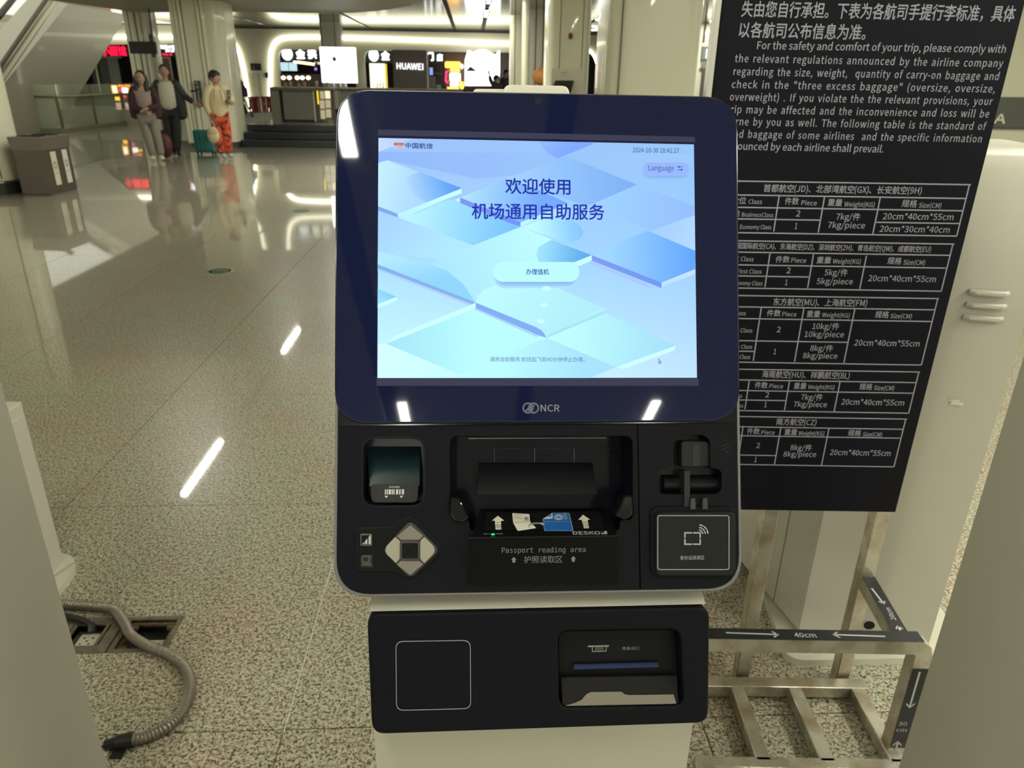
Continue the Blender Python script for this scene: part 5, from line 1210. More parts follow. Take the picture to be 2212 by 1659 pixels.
c_ = HF.uv(887, 1188); obj('key_ring', holed(MB(), [(c_[0] + .0062 * cos(a * pi / 12), c_[1] + .0068 * sin(a * pi / 12)) for a in range(24)], [[(c_[0] + .0057 * cos(a * pi / 12), c_[1] + .0063 * sin(a * pi / 12)) for a in range(24)]], HF, .0074, .0077), mat('key_black2', (.012, .012, .013), .4, spec=.2), kp)
obj('volume_key', beveled(MB(), R_(779.5, 1152, 804.5, 1178, .0016), HF, .002, .0042, .0006), mat('volkey', (.085, .078, .075), .4), kp)
obj('volume_panel', beveled(MB(), R_(782, 1155, 801.5, 1175, .0004), HF, .0042, .0045, .0001), mat('key_black', (.004, .004, .004), .5, spec=.12), kp)
mb = MB()
for pts in ([(782, 1175.5), (787, 1170.5), (787, 1175.5)], [(788.5, 1169), (793.5, 1163), (793.5, 1175.5), (788.5, 1175.5)], [(796, 1160.5), (801, 1155), (801, 1175.5), (796, 1175.5)]): mb.poly([HF.at(*p, .0047) for p in pts])
flat('volume_bars', mb, M_PRINT, kp)
obj('jack_surround', beveled(MB(), R_(779.5, 1198, 806, 1226, .002), HF, .001, .0028, .0006), mat('jack_dark', (.008, .009, .008), .3, spec=.3), kp)
c_ = HF.uv(791.5, 1206); obj('jack_socket', holed(MB(), [(c_[0] + .0055 * cos(a * pi / 12), c_[1] + .0048 * sin(a * pi / 12)) for a in range(24)], [[(c_[0] + .0033 * cos(a * pi / 12), c_[1] + .0026 * sin(a * pi / 12)) for a in range(24)]], HF, .0028, .005), mat('jack_rim', (.04, .042, .04), .25), kp)
obj('cable_guide', MB().hexa([HF.at(*p, .0028) for p in ((784, 1213), (799, 1213), (805, 1224), (779, 1224))], [HF.at(*p, .0045) for p in ((786, 1214), (797, 1214), (801, 1222), (782, 1222))]), mat('jack_rim2', (.05, .052, .05), .12, coat=.5), kp)
# ---- card slot
cb = bay('card_slot', CARD, .024, mat('slot_black', (.0055, .005, .007), .4, spec=.2))
obj('slot_tongue', beveled(MB(), rpoly(H2([(1474, 957), (1480, 953), (1528, 953), (1537, 962), (1537, 1008), (1474, 1010)]), .003, 3), HF, -.024, -.004, .0012), mat('tongue_black', (.0095, .0095, .0105), .4, spec=.2), cb)
obj('slot_groove', beveled(MB(), rpoly(H2([(1498, 966), (1502, 959), (1510, 959), (1514, 966), (1514, 1008), (1498, 1008)]), .003, 3), HF, -.0042, -.0036, .0002), mat('void2', (.003, .003, .004), .6), cb)
obj('slot_roller', MB().tube([HF.at(1430, 1046, -.022), HF.at(1550, 1046, -.022)], .011, 14), mat('slot_black', (.0055, .005, .007), .4, spec=.2), cb, smooth=1)
obj('slot_divider', beveled(MB(), R_(1476, 1016, 1489, 1098, .002), HF, -.02, .0035, .001), mat('void2', (.003, .003, .004), .6), cb)
for x0, x1 in ((1488, 1499), (1514, 1525)): obj('slot_prong', beveled(MB(), rpoly(H2([(x0, 1074), (x1, 1074), (x1 + 1, 1092), (x1, 1100), (x0 - 1, 1100)]), .001, 3), HF, -.002, .0065, .001), mat('prong_black', (.022, .022, .024), .22), cb)
mb = MB()
for pts in ([(1558, 964), (1572, 958), (1572, 959), (1558, 965)], [(1560, 971), (1576, 964), (1576, 965), (1560, 972)], [(1567, 976), (1577, 973), (1577, 974), (1567, 977)]): mb.poly([HF.at(*p, .0013) for p in pts])
flat('slot_mark', mb, mat('relief', (.028, .028, .028), .4), fr2)
# ---- card reader pad
rp_ = obj('reader_surround', beveled(MB(), R_(1403, 1093, 1588, 1246, .012), HF, .0005, .0045, .002, 3), M_BLACKPL, K)
pad = obj('card_reader_pad', beveled(MB(), R_(1412, 1104, 1583, 1240, .008), HF, .0045, .0105, .0016, 3), mat('pad_black', (.0085, .0088, .0078), .5, bump=(900, .2), spec=.18), K)
def outline(x0, y0, x1, y1, r, t, w, fr=HF):
    def z(a, b, c_, d_): return [fr.uv(x, y, w) for x, y in ((a, b), (c_, b), (c_, d_), (a, d_))][::-1]
    return holed(MB(), rpoly(z(x0, y0, x1, y1), r, 6), [rpoly(z(x0 + t, y0 + t, x1 - t, y1 - t), r - .0006, 6)], fr, w, w + .0003)
obj('border_line', outline(1420, 1113, 1575.5, 1231, .0036, 1.5, .0105), mat('line_grey', (.36, .36, .37), .5), pad)
mb = MB()
def hp(L, w=.0109): mb.poly([HF.at(*p, w) for p in L])
for L in ([(1478, 1149.5), (1495, 1149.5), (1495, 1152.5), (1478, 1152.5)], [(1497, 1149.5), (1514, 1149.5), (1514, 1152.5), (1497, 1152.5)], [(1478, 1174), (1495, 1174), (1495, 1177), (1478, 1177)], [(1497, 1174), (1514, 1174), (1514, 1177), (1497, 1177)],
          [(1478, 1152), (1481, 1152), (1481, 1162), (1478, 1162)], [(1478, 1164), (1481, 1164), (1481, 1175), (1478, 1175)], [(1511, 1152), (1514, 1152), (1514, 1162), (1511, 1162)], [(1511, 1164), (1514, 1164), (1514, 1175), (1511, 1175)]): hp(L)
for r0, r1 in ((7.2, 9.8), (12.6, 15.2), (18.4, 21)):
    for a0, a1 in ((2, 27), (31, 57), (61, 86)):
        n = 5; o_ = [(1509.5 + r1 * cos(radians(a0 + (a1 - a0) * k / n)), 1153.5 - r1 * sin(radians(a0 + (a1 - a0) * k / n))) for k in range(n + 1)]
        i_ = [(1509.5 + r0 * cos(radians(a0 + (a1 - a0) * k / n)), 1153.5 - r0 * sin(radians(a0 + (a1 - a0) * k / n))) for k in range(n, -1, -1)]; hp(o_ + i_)
ptext(mb, '身份证阅读区', HF, 1469, 1205, 1521.5, 1204.5, 9.6, .0109)
flat('pad_symbols', mb, mat('line_grey', (.36, .36, .37), .5), pad)

# ---- lower panel
TP = radians(18.5)
LF = Fr((.0765, .657, .861), (1, 0, 0), (0, sin(TP), cos(TP)))
LO = rpoly([LF.uv(*p) for p in ((792, 1326), (1534, 1311), (1531, 1563), (803, 1588))][::-1], .016, 6)
REC = rpoly([LF.uv(*p) for p in ((1207, 1365), (1468, 1361), (1476, 1524), (1209, 1528))][::-1], .012, 6)
lowp = obj('lower_panel', holed(MB(), LO, [REC], LF, -.032, 0, .0035), M_BLACKPL, K, smooth=40)
obj('square_outline', holed(MB(), rpoly([LF.uv(*p) for p in ((854.5, 1385), (1016.5, 1382.5), (1017.5, 1531), (856, 1535))][::-1], .009, 6), [rpoly([LF.uv(*p) for p in ((855.7, 1386.2), (1015.3, 1383.7), (1016.3, 1529.8), (857.2, 1533.8))][::-1], .0086, 6)], LF, 0, .0004), mat('line_grey', (.36, .36, .37), .5), lowp)
n = len(REC); mb = MB(); mb.add([LF.P(u, v, -.001) for u, v in REC] + [LF.P(u, v, -.024) for u, v in REC], [(i, (i + 1) % n, (i + 1) % n + n, i + n) for i in range(n)] + [tuple(range(n, 2 * n))])
rc = obj('receipt_recess', mb, mat('recess_black', (.005, .005, .0055), .5, spec=.15), K)
a, b, c, d = LF.at(1212, 1464, -.016), LF.at(1462, 1460, -.016), LF.at(1466, 1522, -.003), LF.at(1216, 1526, -.003)
obj('recess_slope', MB().hexa([a, b, c, d], [p - LF.n * .004 for p in (a, b, c, d)]), mat('slope_black', (.0085, .008, .0075), .5, bump=(700, .3), spec=.15), rc)
TF = Fr(LF.at(1216, 1526, -.0028), LF.at(1466, 1522, -.0028) - LF.at(1216, 1526, -.0028), LF.at(1216, 1490, -.009) - LF.at(1216, 1526, -.0028))
mb = MB(); mb.poly([TF.at(*p, .0006) for p in ((1218, 1525), (1240, 1519), (1256, 1512), (1266, 1500), (1275, 1495), (1342, 1494), (1350, 1500), (1362, 1501.5), (1455, 1500), (1461, 1520))])
obj('catch_tray', mb, mat('tray_taupe', (.16, .145, .115), .45, bump=(600, .5)), rc)
obj('exit_slot', MB().tube([LF.at(1239, 1441, -.020), LF.at(1421, 1436, -.020)], .0036, 8), mat('slot_blue', (.012, .022, .065), .4, spec=.3), rc, smooth=1)
mb = MB()
for L in ([(1270, 1394.5), (1315.5, 1393.5), (1315.5, 1397), (1270, 1398)], [(1278, 1397), (1280, 1397), (1281, 1408), (1279, 1408)], [(1309, 1396), (1311, 1396), (1310, 1407), (1308, 1407)], [(1279, 1406.5), (1310, 1405.5), (1310, 1407.5), (1279, 1408.5)], [(1285, 1399), (1304, 1398.5), (1304, 1399.3), (1285, 1399.8)], [(1285, 1401.5), (1304, 1401), (1304, 1401.8), (1285, 1402.3)], [(1285, 1404), (1304, 1403.5), (1304, 1404.3), (1285, 1404.8)]):
    mb.poly([LF.at(*p, -.0235) for p in L])
ptext(mb, '凭条出口', LF, 1343.5, 1401, 1380.5, 1400, 8, -.0235)
flat('slot_symbols', mb, mat('line_dim', (.25, .25, .24), .5), rc)
# ---- white body
M_BODY = mat('kiosk_white', (.44, .43, .355), .38, coat=.25)
yp = .672
xa, xb = W(808, 1590, yp).x, W(1496, 1568, yp).x
pts = [(yp, .0), (yp, .790), (.705, .800), (.738, .940), (.790, .950), (.985, 1.37), (1.01, 1.38), (1.03, 1.35), (1.035, 1.0), (1.035, 0)]
obj('body', MB().prism(pts, lambda y, z: Vector((xa, y, z)), lambda y, z: Vector((xb, y, z))), M_BODY, K)
mb = MB(); p0, p1 = LF.uv(797, 1312, -.034), LF.uv(1521, 1300, -.034)
mb.hexa([LF.P(p0[0], -.075, -.034), LF.P(p1[0], -.075, -.034), LF.P(p1[0], -.075, -.10), LF.P(p0[0], -.075, -.10)], [LF.P(p0[0], .070, -.034), LF.P(p1[0], .070, -.034), LF.P(p1[0], .070, -.12), LF.P(p0[0], .070, -.12)])
obj('collar', mb, M_BODY, K)
q0, q1 = LF.uv(798, 1318, -.006)[0], LF.uv(1524, 1306, -.006)[0]
obj('collar_shelf', MB().hexa([LF.P(q0, .0728, -.006), LF.P(q1, .0728, -.006), LF.P(q1, .0728, -.10), LF.P(q0, .0728, -.10)], [LF.P(q0, .122, -.072), LF.P(q1, .122, -.072), LF.P(q1, .122, -.10), LF.P(q0, .122, -.10)]), M_BODY, K)
obj('foot_plate', MB().prism(rrect(xa - .05, .60, xb + .05, 1.05, .05, 6), lambda x, y: Vector((x, y, 0)), lambda x, y: Vector((x, y, .018))), M_BODY, K)
# white hood on the back of the head
hw = -.055
obj('rear_hood', beveled(MB(), rpoly([HF.uv(x, y, hw) for x, y in ((1088, 181), (1230, 184), (1233, 300), (1085, 300))][::-1], .010, 6), HF, -.10, hw, .003, 3), mat('hood_white', (.66, .64, .54), .3, coat=.3), K)
obj('rear_hood', beveled(MB(), rpoly([HF.uv(x, y, hw) for x, y in ((1022, 186), (1100, 187), (1100, 300), (1018, 300))][::-1], .006, 6), HF, -.11, hw - .005, .003, 3), mat('hood_white', (.66, .64, .54), .3, coat=.3), K)
# ================================================================== SIGN STAND AND BAGGAGE SIZER (stands square to the photographer)
SA = Vector((cos(PSI), -sin(PSI), 0)); SD = Vector((sin(PSI), cos(PSI), 0))
def SP(x, d, z): return SA * x + SD * d + Vector((0, 0, z))
MS = Matrix((SA, SD, Vector((0, 0, 1)))).transposed().to_4x4()
SF = Fr(SP(0, 1.485, 0), SA, (0, 0, 1))
def sbox(mb, x0, x1, d0, d1, z0, z1, bev=.002): return mb.box((x0, d0, z0), (x1, d1, z1), bev, 1, MS)
T = thing('sign_stand_with_baggage_sizer', 'steel baggage sizer frame carrying the tall black baggage rules sign', 'sign stand', SP(.65, 1.4, 0))
ul = SF.uv(1541, 202)[0]; ur = (SF.uv(2068, 600)[0] + SF.uv(1932, 1107)[0]) / 2 - .001; vb = (SF.uv(1932, 1107)[1] + SF.uv(1604, 1101)[1]) / 2
sp = obj('sign_panel', sbox(MB(), ul, ur, 1.485, 1.499, vb, 1.80, .001), M_SIGN, T)
obj('side_frame', sbox(MB(), ul - .013, ul - .001, 1.487, 1.515, vb, 1.80), mat('frame_bright', (.55, .53, .46), .25, metal=.8), T)
# ---- printing
mb = MB()
TXT = [('失由您自行承担。下表为各航司手提行李标准，具体', 1603, 19, 2193, 30, 37, .012), ('以各航司公布信息为准。', 1597, 64, 1871, 70, 36, .012),
 ('For the safety and comfort of your trip, please comply with', 1636, 98, 2173, 106, 24.5, .006), ('the relevant regulations announced by the airline company', 1588, 126, 2167, 137, 24.5, .006),
 ('regarding the size, weight,  quantity of carry-on baggage and', 1585, 154, 2158, 165, 24.2, .006), ('check in the "three excess baggage" (oversize, oversize,', 1581, 182, 2150, 192, 24, .006),
 ('overweight) . If you violate the the relevant provisions, your', 1577, 209, 2144, 219, 24, .006), ('trip may be affected and the inconvenience and loss will be', 1571, 236, 2137, 246, 23.8, .006),
 ('borne by you as well. The following table is the standard of', 1567, 262, 2130, 273, 23.6, .006), ('hand baggage of some airlines  and the specific information', 1564, 289, 2121, 300, 23.4, .006),
 ('announced by each airline shall prevail.', 1560, 315, 1909, 322, 23.2, .006)]
for s, x0, y0, x1, y1, em, bo in TXT:
    lat = ord(s[0]) < 256; ptext(mb, s, SF, x0, y0, x1, y1, em * (.90 if lat else 1), .0006, bold=.011 if lat else bo, sw=1.0 if not lat or s[:4] in ('For ', 'anno') else 1.6)
flat('lettering', mb, M_SIGNP, sp)
q = 2.183
def zt_(X, Y): return (1540 + X / q, 360 + Y / q)
uleft = ul + .022
def rowline(mb, L, left=True, th=.0013):
    X0, Y0, X1, Y1 = L; a = SF.uv(*zt_(X0, Y0)); b = SF.uv(*zt_(X1, Y1)); v = (a[1] + b[1]) / 2
    # rows are level in the sign: keep the measured height at the right end
    u0 = uleft if left else a[0]; v = b[1] if left else v
    mb.poly([SF.P(u0, v - th, .0006), SF.P(b[0] + th, v - th, .0006), SF.P(b[0] + th, v + th, .0006), SF.P(u0, v + th, .0006)]); return v
def colline(mb, L, th=.0013):
    X0, Y0, X1, Y1 = L; a = SF.uv(*zt_(X0, Y0)); b = SF.uv(*zt_(X1, Y1)); u = (a[0] + b[0]) / 2
    mb.poly([SF.P(u - th, b[1], .0006), SF.P(u + th, b[1], .0006), SF.P(u + th, a[1], .0006), SF.P(u - th, a[1], .0006)])
def tt(mb, s, X0, Y0, X1, Y1, em, bo=.010):
    x0, y0 = zt_(X0, Y0); x1, y1 = zt_(X1, Y1); ptext(mb, s, SF, x0, y0, x1, y1, em / q, .0006, bold=bo)
tables = [
 dict(r=[(110, 65, 1213, 85), (112, 127, 1190, 150), (115, 185, 1175, 208), (115, 245, 500, 252), (115, 303, 1145, 327)], rr=[(770, 262, 1160, 268)], c=[(312, 132, 287, 305), (528, 137, 495, 310), (790, 145, 752, 318), (1213, 85, 1145, 327)],
  t=[('首都航空(JD)、北部湾航空(GX)、长安航空(9H)', 240, 101, 985, 113, 40), ('舱位', 88, 158, 157, 160, 36), ('Class', 168, 165, 232, 166, 28), ('件数', 340, 162, 405, 163, 36), ('Piece', 418, 170, 490, 172, 30), ('重量', 543, 168, 610, 170, 36), ('Weight(KG)', 620, 177, 763, 180, 29), ('规格', 892, 173, 963, 175, 38), ('Size(CM)', 972, 182, 1077, 184, 29),
     ('公务舱', 35, 220, 127, 221, 33), ('BusinessClass', 137, 226, 285, 229, 26), ('2', 393, 221, 412, 221, 38), ('经济舱', 30, 277, 118, 278, 33), ('Economy Class', 128, 284, 275, 286, 26), ('1', 387, 280, 398, 280, 38), ('7kg/件', 582, 235, 695, 237, 38), ('7kg/piece', 543, 275, 717, 278, 38), ('20cm*40cm*55cm', 803, 234, 1135, 238, 38), ('20cm*30cm*40cm', 788, 293, 1117, 298, 38)]),
 dict(r=[(118, 342, 1135, 365), (118, 402, 1112, 418), (118, 458, 1095, 478), (118, 514, 448, 520), (120, 565, 1072, 587)], rr=[], c=[(268, 410, 245, 568), (472, 412, 448, 572), (723, 420, 692, 577), (1135, 365, 1072, 587)],
  t=[('中国国际航空(CA)、东海航空(DZ)、深圳航空(ZH)、青岛航空(QW)、成都航空(EU)', 84, 372, 1028, 390, 32), ('舱位', 58, 433, 124, 434, 33), ('Class', 132, 435, 192, 437, 28), ('件数', 296, 437, 362, 437, 34), ('Piece', 370, 441, 440, 443, 29), ('重量', 490, 440, 558, 441, 34), ('Weight(KG)', 566, 446, 697, 448, 28), ('规格', 825, 443, 890, 445, 36), ('Size(CM)', 899, 451, 1000, 453, 29),
     ('First Class', 115, 494, 230, 495, 27), ('2', 348, 490, 367, 490, 36), ('Economy Class', 86, 548, 234, 551, 26), ('1', 341, 546, 352, 546, 36), ('5kg/件', 527, 498, 635, 500, 36), ('5kg/piece', 490, 540, 660, 542, 36), ('20cm*40cm*55cm', 734, 526, 1052, 531, 37)]),
 dict(r=[(120, 603, 1062, 622), (120, 655, 1045, 675), (122, 712, 1030, 730), (122, 815, 635, 828), (130, 912, 980, 935)], rr=[(20, 868, 193, 871)], c=[(228, 663, 190, 915), (430, 667, 383, 920), (665, 672, 620, 925), (1062, 622, 980, 935)],
  t=[('东方航空(MU)、上海航空(FM)', 285, 637, 728, 643, 38), ('Class', 100, 690, 155, 692, 26), ('件数', 255, 690, 320, 691, 34), ('Piece', 328, 695, 394, 697, 28), ('重量', 443, 694, 506, 695, 34), ('Weight(KG)', 515, 699, 645, 702, 27), ('规格', 766, 697, 830, 698, 35), ('Size(CM)', 838, 704, 938, 706, 28),
     ('First Class', 75, 771, 186, 773, 26), ('2', 302, 768, 320, 768, 35), ('10kg/件', 470, 752, 595, 753, 35), ('10kg/piece', 433, 790, 618, 792, 35), ('Business Class', 38, 848, 185, 850, 25), ('1', 287, 872, 298, 872, 35), ('8kg/件', 460, 855, 566, 857, 34), ('8kg/piece', 425, 891, 587, 893, 34), ('Economy Class', 30, 896, 176, 898, 25), ('20cm*40cm*55cm', 668, 830, 975, 835, 36)]),
 dict(r=[(130, 950, 973, 968), (130, 1000, 957, 1018), (132, 1050, 943, 1068), (134, 1098, 345, 1103), (135, 1142, 920, 1162)], rr=[], c=[(172, 1005, 150, 1143), (360, 1010, 338, 1148), (598, 1013, 572, 1155), (973, 968, 920, 1162)],
  t=[('海南航空(HU)、祥鹏航空(8L)', 232, 978, 645, 986, 36), ('件数', 198, 1030, 258, 1031, 32), ('Piece', 267, 1034, 331, 1036, 27), ('重量', 382, 1033, 441, 1034, 32), ('Weight(KG)', 449, 1039, 573, 1041, 26), ('规格', 692, 1037, 752, 1038, 33), ('Size(CM)', 760, 1043, 855, 1045, 27), ('Business Class', 0, 1080, 138, 1081, 24), ('Economy Class', 0, 1126, 143, 1127, 24),
     ('2', 248, 1076, 265, 1076, 33), ('1', 243, 1122, 254, 1122, 33), ('7kg/件', 416, 1086, 517, 1088, 34), ('7kg/piece', 381, 1120, 538, 1122, 33), ('20cm*40cm*55cm', 607, 1109, 902, 1114, 35)]),
 dict(r=[(135, 1172, 912, 1190), (137, 1224, 893, 1238), (137, 1268, 882, 1280), (137, 1357, 295, 1362), (137, 1400, 850, 1415)], rr=[], c=[(140, 1222, 118, 1400), (318, 1230, 292, 1403), (545, 1235, 513, 1408), (912, 1190, 850, 1415)],
  t=[('南方航空(CZ)', 300, 1202, 488, 1206, 34), ('件数', 161, 1247, 221, 1248, 31), ('Piece', 229, 1253, 291, 1254, 26), ('重量', 338, 1251, 397, 1252, 31), ('Weight(KG)', 404, 1257, 525, 1259, 26), ('规格', 638, 1255, 699, 1256, 32), ('Size(CM)', 707, 1262, 797, 1264, 26),
     ('2', 205, 1315, 222, 1315, 32), ('1', 196, 1381, 207, 1381, 32), ('8kg/件', 366, 1324, 466, 1326, 33), ('8kg/piece', 333, 1355, 487, 1357, 32), ('20cm*40cm*55cm', 553, 1347, 838, 1352, 34)])]
for tb in tables:
    mb = MB()
    for L in tb['r']: rowline(mb, L)
    for L in tb['rr']: rowline(mb, L, False)
    for L in tb['c']: colline(mb, L)
    X0, Y0, X1, Y1 = tb['c'][-1]; a = SF.uv(*zt_(X0, Y0)); b = SF.uv(*zt_(X1, Y1))
    mb.poly([SF.P(uleft - .0013, b[1], .0006), SF.P(uleft + .0013, b[1], .0006), SF.P(uleft + .0013, a[1], .0006), SF.P(uleft - .0013, a[1], .0006)])
    for s, *r in tb['t']: tt(mb, s, *r[:4], r[4])
    flat('allowance_table', mb, M_SIGNP, sp)
# ---- frame of the stand
t_ = .035
def bar(nm, x0, x1, d0, d1, z0, z1): return obj(nm, sbox(MB(), x0, x1, d0, d1, z0, z1), M_STEEL, T, smooth=40)
bar('leg', .612, .647, 1.502, 1.537, 0, vb + .25); bar('leg', .880, .915, 1.502, 1.537, 0, vb + .25)
bar('lower_rail', .30, .947, 1.459, 1.494, .008, .043)
for x in (.585, .735, .900): bar('floor_bar', x, x + t_, 1.235, 1.459, .008, .043)
bar('front_floor_bar', .44, .947, 1.215, 1.245, .008, .043)
# front hoop: top bar, rounded corner, right upright
pts = [(.39, .332), (.905, .332), (.909, .326), (.909, .0), (.947, .0), (.947, .325), (.938, .352), (.918, .367), (.39, .367)]
hoop = obj('front_hoop', MB().prism(pts, lambda x, z: SP(x, 1.27, z), lambda x, z: SP(x, 1.305, z)), M_STEEL, T)
bar('left_upright', .39, .425, 1.27, 1.305, 0, .335)
mb = MB(); mb.hexa([SP(.864, 1.300, .332), SP(.899, 1.300, .332), SP(.914, 1.503, .332), SP(.880, 1.503, .332)], [SP(.864, 1.300, .366), SP(.899, 1.300, .366), SP(.914, 1.503, .366), SP(.880, 1.503, .366)])
sidebar = obj('side_bar', mb, M_STEEL, T)
# ---- black measuring tapes with white arrows
def tape(parent, quad, marks, label=None):
    mb = MB(); n = (quad[1] - quad[0]).cross(quad[3] - quad[0]).normalized(); 
    if n.dot(CAM - quad[0]) < 0: n = -n
    mb.hexa(quad, [p + n * .0008 for p in quad]); o = obj('measuring_tape', mb, M_TAPE, parent)
    fr = Fr(quad[0] + n * .001, quad[1] - quad[0], n.cross((quad[1] - quad[0]).normalized()))
    mk = MB()
    for m_ in marks:
        if m_[0] == 'arrow':
            _, x0, y0, x1, y1, s_ = m_; a = Vector(fr.uv(x0, y0)); b = Vector(fr.uv(x1, y1)); d = (b - a).normalized(); p = Vector((-d.y, d.x)); t0 = .0022
            def Q(v): return fr.P(v.x, v.y, .0004)
            mk.poly([Q(a - p * t0), Q(b - d * .003 - p * t0), Q(b - d * .003 + p * t0), Q(a + p * t0)])
            for sg in (1, -1):
                e = b - d * s_ + p * sg * s_ * .85; mk.poly([Q(b), Q(e), Q(e - d * .005), Q(b - d * .0065)] if True else [])
        else:
            _, s, x0, y0, x1, y1, em = m_; a = fr.uv(x0, y0); b = fr.uv(x1, y1); text(mk, s, fr, a, b, em, .0004, bold=.01)
    flat('tape_marks', mk, mat('tape_white', (.55, .55, .56), .5), parent if False else o); return o
tape(hoop, [SP(.392, 1.271, .3674), SP(.920, 1.271, .3674), SP(.920, 1.304, .3674), SP(.392, 1.304, .3674)],
     [('arrow', 1568, 1367, 1683, 1371, .011), ('arrow', 1912, 1375, 1798, 1371, .011), ('t', '40cm', 1716, 1372, 1762, 1372.5, .019)])
tape(hoop, [SP(.910, 1.2698, .05), SP(.9465, 1.2698, .05), SP(.9465, 1.2698, .292), SP(.910, 1.2698, .292)],
     [('arrow', 1987, 1451, 1964, 1530, .012), ('arrow', 1925, 1659, 1940, 1600, .012), ('t', '30', 1941, 1563, 1959, 1563.5, .015), ('t', 'cm', 1936, 1576, 1959, 1577, .015)])
tape(sidebar, [SP(.8805, 1.500, .3664), SP(.8645, 1.306, .3664), SP(.8985, 1.306, .3664), SP(.9135, 1.500, .3664)],
     [('arrow', 1883, 1271, 1910, 1306, .009), ('arrow', 1945, 1362, 1938, 1351, .009), ('t', '20cm', 1931, 1339, 1917, 1313, .015)])

# ================================================================== OTHER KIOSKS
M_KW = mat('kiosk_cream', (.52, .50, .42), .4, coat=.2); M_KG = mat('kiosk_grey', (.36, .35, .285), .5, bump=(300, .08))
# back-row kiosk on the right, its rear towards us
t = thing('back_row_kiosk', 'white kiosk seen from behind beyond the black sign, with three vent louvres', 'kiosk', (1.12, 1.8, 0))
P0, P1, P2, P3 = Vector((.939, 1.636, 0)), Vector((1.285, 1.565, 0)), Vector((1.36, 2.02, 0)), Vector((.86, 2.12, 0))
fwd = (P3 - P0 + P2 - P1).normalized()
def lvl(z, push=0.0): return [P0 + fwd * push + Vector((0, 0, z)), P1 + fwd * push + Vector((0, 0, z)), P2 + Vector((0, 0, z)), P3 + Vector((0, 0, z))]
obj('body', MB().hexa(lvl(.03), lvl(1.02)), M_KW, t)
prof = [(1.02, 0, 0), (1.07, .003, .008), (1.12, .010, .02), (1.17, .022, .035), (1.22, .042, .05), (1.27, .07, .06), (1.32, .105, .07), (1.35, .135, .075), (1.365, .165, .075), (1.37, .20, .075)]
side = (P1 - P0).normalized(); vs = []; fs = []
for z, p, fl_ in prof:
    q = lvl(z, p); vs += [q[0] - side * fl_, q[1] + side * fl_, q[2] + side * fl_, q[3] - side * fl_]
for k in range(len(prof) - 1):
    for i_ in range(4): fs.append((4 * k + i_, 4 * k + (i_ + 1) % 4, 4 * k + 4 + (i_ + 1) % 4, 4 * k + 4 + i_))
n_ = 4 * (len(prof) - 1); fs.append((n_, n_ + 1, n_ + 2, n_ + 3))
obj('rear_shell', MB().add(vs, fs), M_KW, t, smooth=60)
BF = Fr(P0, P1 - P0, (0, 0, 1))
for y in (630, 657, 684):
    x = 2136 - (y - 630) * .26; u0, v = BF.uv(x - 44, y); u1, v1 = BF.uv(x + 44, y + 1)
    obj('vent_louvre', MB().tube([BF.P(u0 + .004, v, .001), BF.P(u0 + .012, v, .008), BF.P(u1 - .012, v, .008), BF.P(u1 - .004, v, .001)], .0075, 10), M_KW, t, smooth=1)
a = BF.uv(2063, 868); mb = MB(); mb.box((-.001,) * 3, (.001,) * 3, M=Matrix.Translation(BF.P(a[0], a[1], 0)))
for k, (du, dv, s_) in enumerate(((0, 0, .012), (.012, -.004, .008), (-.010, .004, .006))):
    mb.poly([BF.P(a[0] + du - s_, a[1] + dv - s_ * .5, .0015), BF.P(a[0] + du + s_, a[1] + dv - s_ * .7, .002), BF.P(a[0] + du + s_ * .8, a[1] + dv + s_ * .5, .001), BF.P(a[0] + du - s_ * .6, a[1] + dv + s_ * .6, .003)])
obj('torn_sticker', mb, mat('sticker_cream', (.70, .68, .58), .6), t)
c_ = BF.uv(1877, 1350); obj('cable_hole', MB().prism([(c_[0] + .016 * cos(k * pi / 12), c_[1] + .016 * sin(k * pi / 12)) for k in range(24)], lambda u, v: BF.P(u, v, -.001), lambda u, v: BF.P(u, v, .0012)), mat('void', (.004, .004, .004), .8), t)
obj('hole_grommet', MB().tube([BF.P(c_[0] + .0165 * cos(k * pi / 12), c_[1] + .0165 * sin(k * pi / 12), .001) for k in range(25)], .0015, 5), M_KW, t)
pl_ = [Vector((.862, 1.531)), Vector((1.40, 1.527)), Vector((1.50, 2.30)), Vector((.99, 2.40))]
obj('base_plate', MB().prism(rpoly([(p.x, p.y) for p in pl_], .06, 8), lambda x, y: Vector((x, y, 0)), lambda x, y: Vector((x, y, .022))), mat('plate_white', (.62, .60, .48), .3, coat=.4), t, smooth=40)
xj = P0.lerp(P3, .28); obj('side_seam', MB().tube([xj + Vector((-.0008, 0, .03)), xj + Vector((-.0008, 0, 1.0))], .0012, 4), mat('soft_seam', (.2, .19, .15), .6), t)
# neighbouring kiosks of the front row, side panels towards us
def side_kiosk(x0, x1, yb, lab):
    t = thing('side_kiosk', lab, 'kiosk', ((x0 + x1) / 2, .75, 0), group='front row kiosks either side')
    pr = [(.56, .02), (.56, .79), (.58, .94), (.66, .98), (yb - .09, 1.46), (yb, 1.44), (yb, .02)]
    obj('body', MB().prism(pr, lambda y, z: Vector((x0, y, z)), lambda y, z: Vector((x1, y, z))), M_KG, t)
    obj('foot_plate', MB().box((x0 - .03, .52, 0), (x1 + .03, yb + .02, .02)), M_KG, t)
    obj('front_panel', MB().hexa([Vector((x0 + .01, .545, .80)), Vector((x1 - .01, .545, .80)), Vector((x1 - .01, .56, .80)), Vector((x0 + .01, .56, .80))], [Vector((x0 + .01, .565, .93)), Vector((x1 - .01, .565, .93)), Vector((x1 - .01, .58, .93)), Vector((x0 + .01, .58, .93))]), M_BLACKPL, t)
xl = W(232, 1659, .973).x; xr = W(1941, 1659, .933).x
side_kiosk(xl - .38, xl, .973, 'grey kiosk side panel filling the lower left corner')
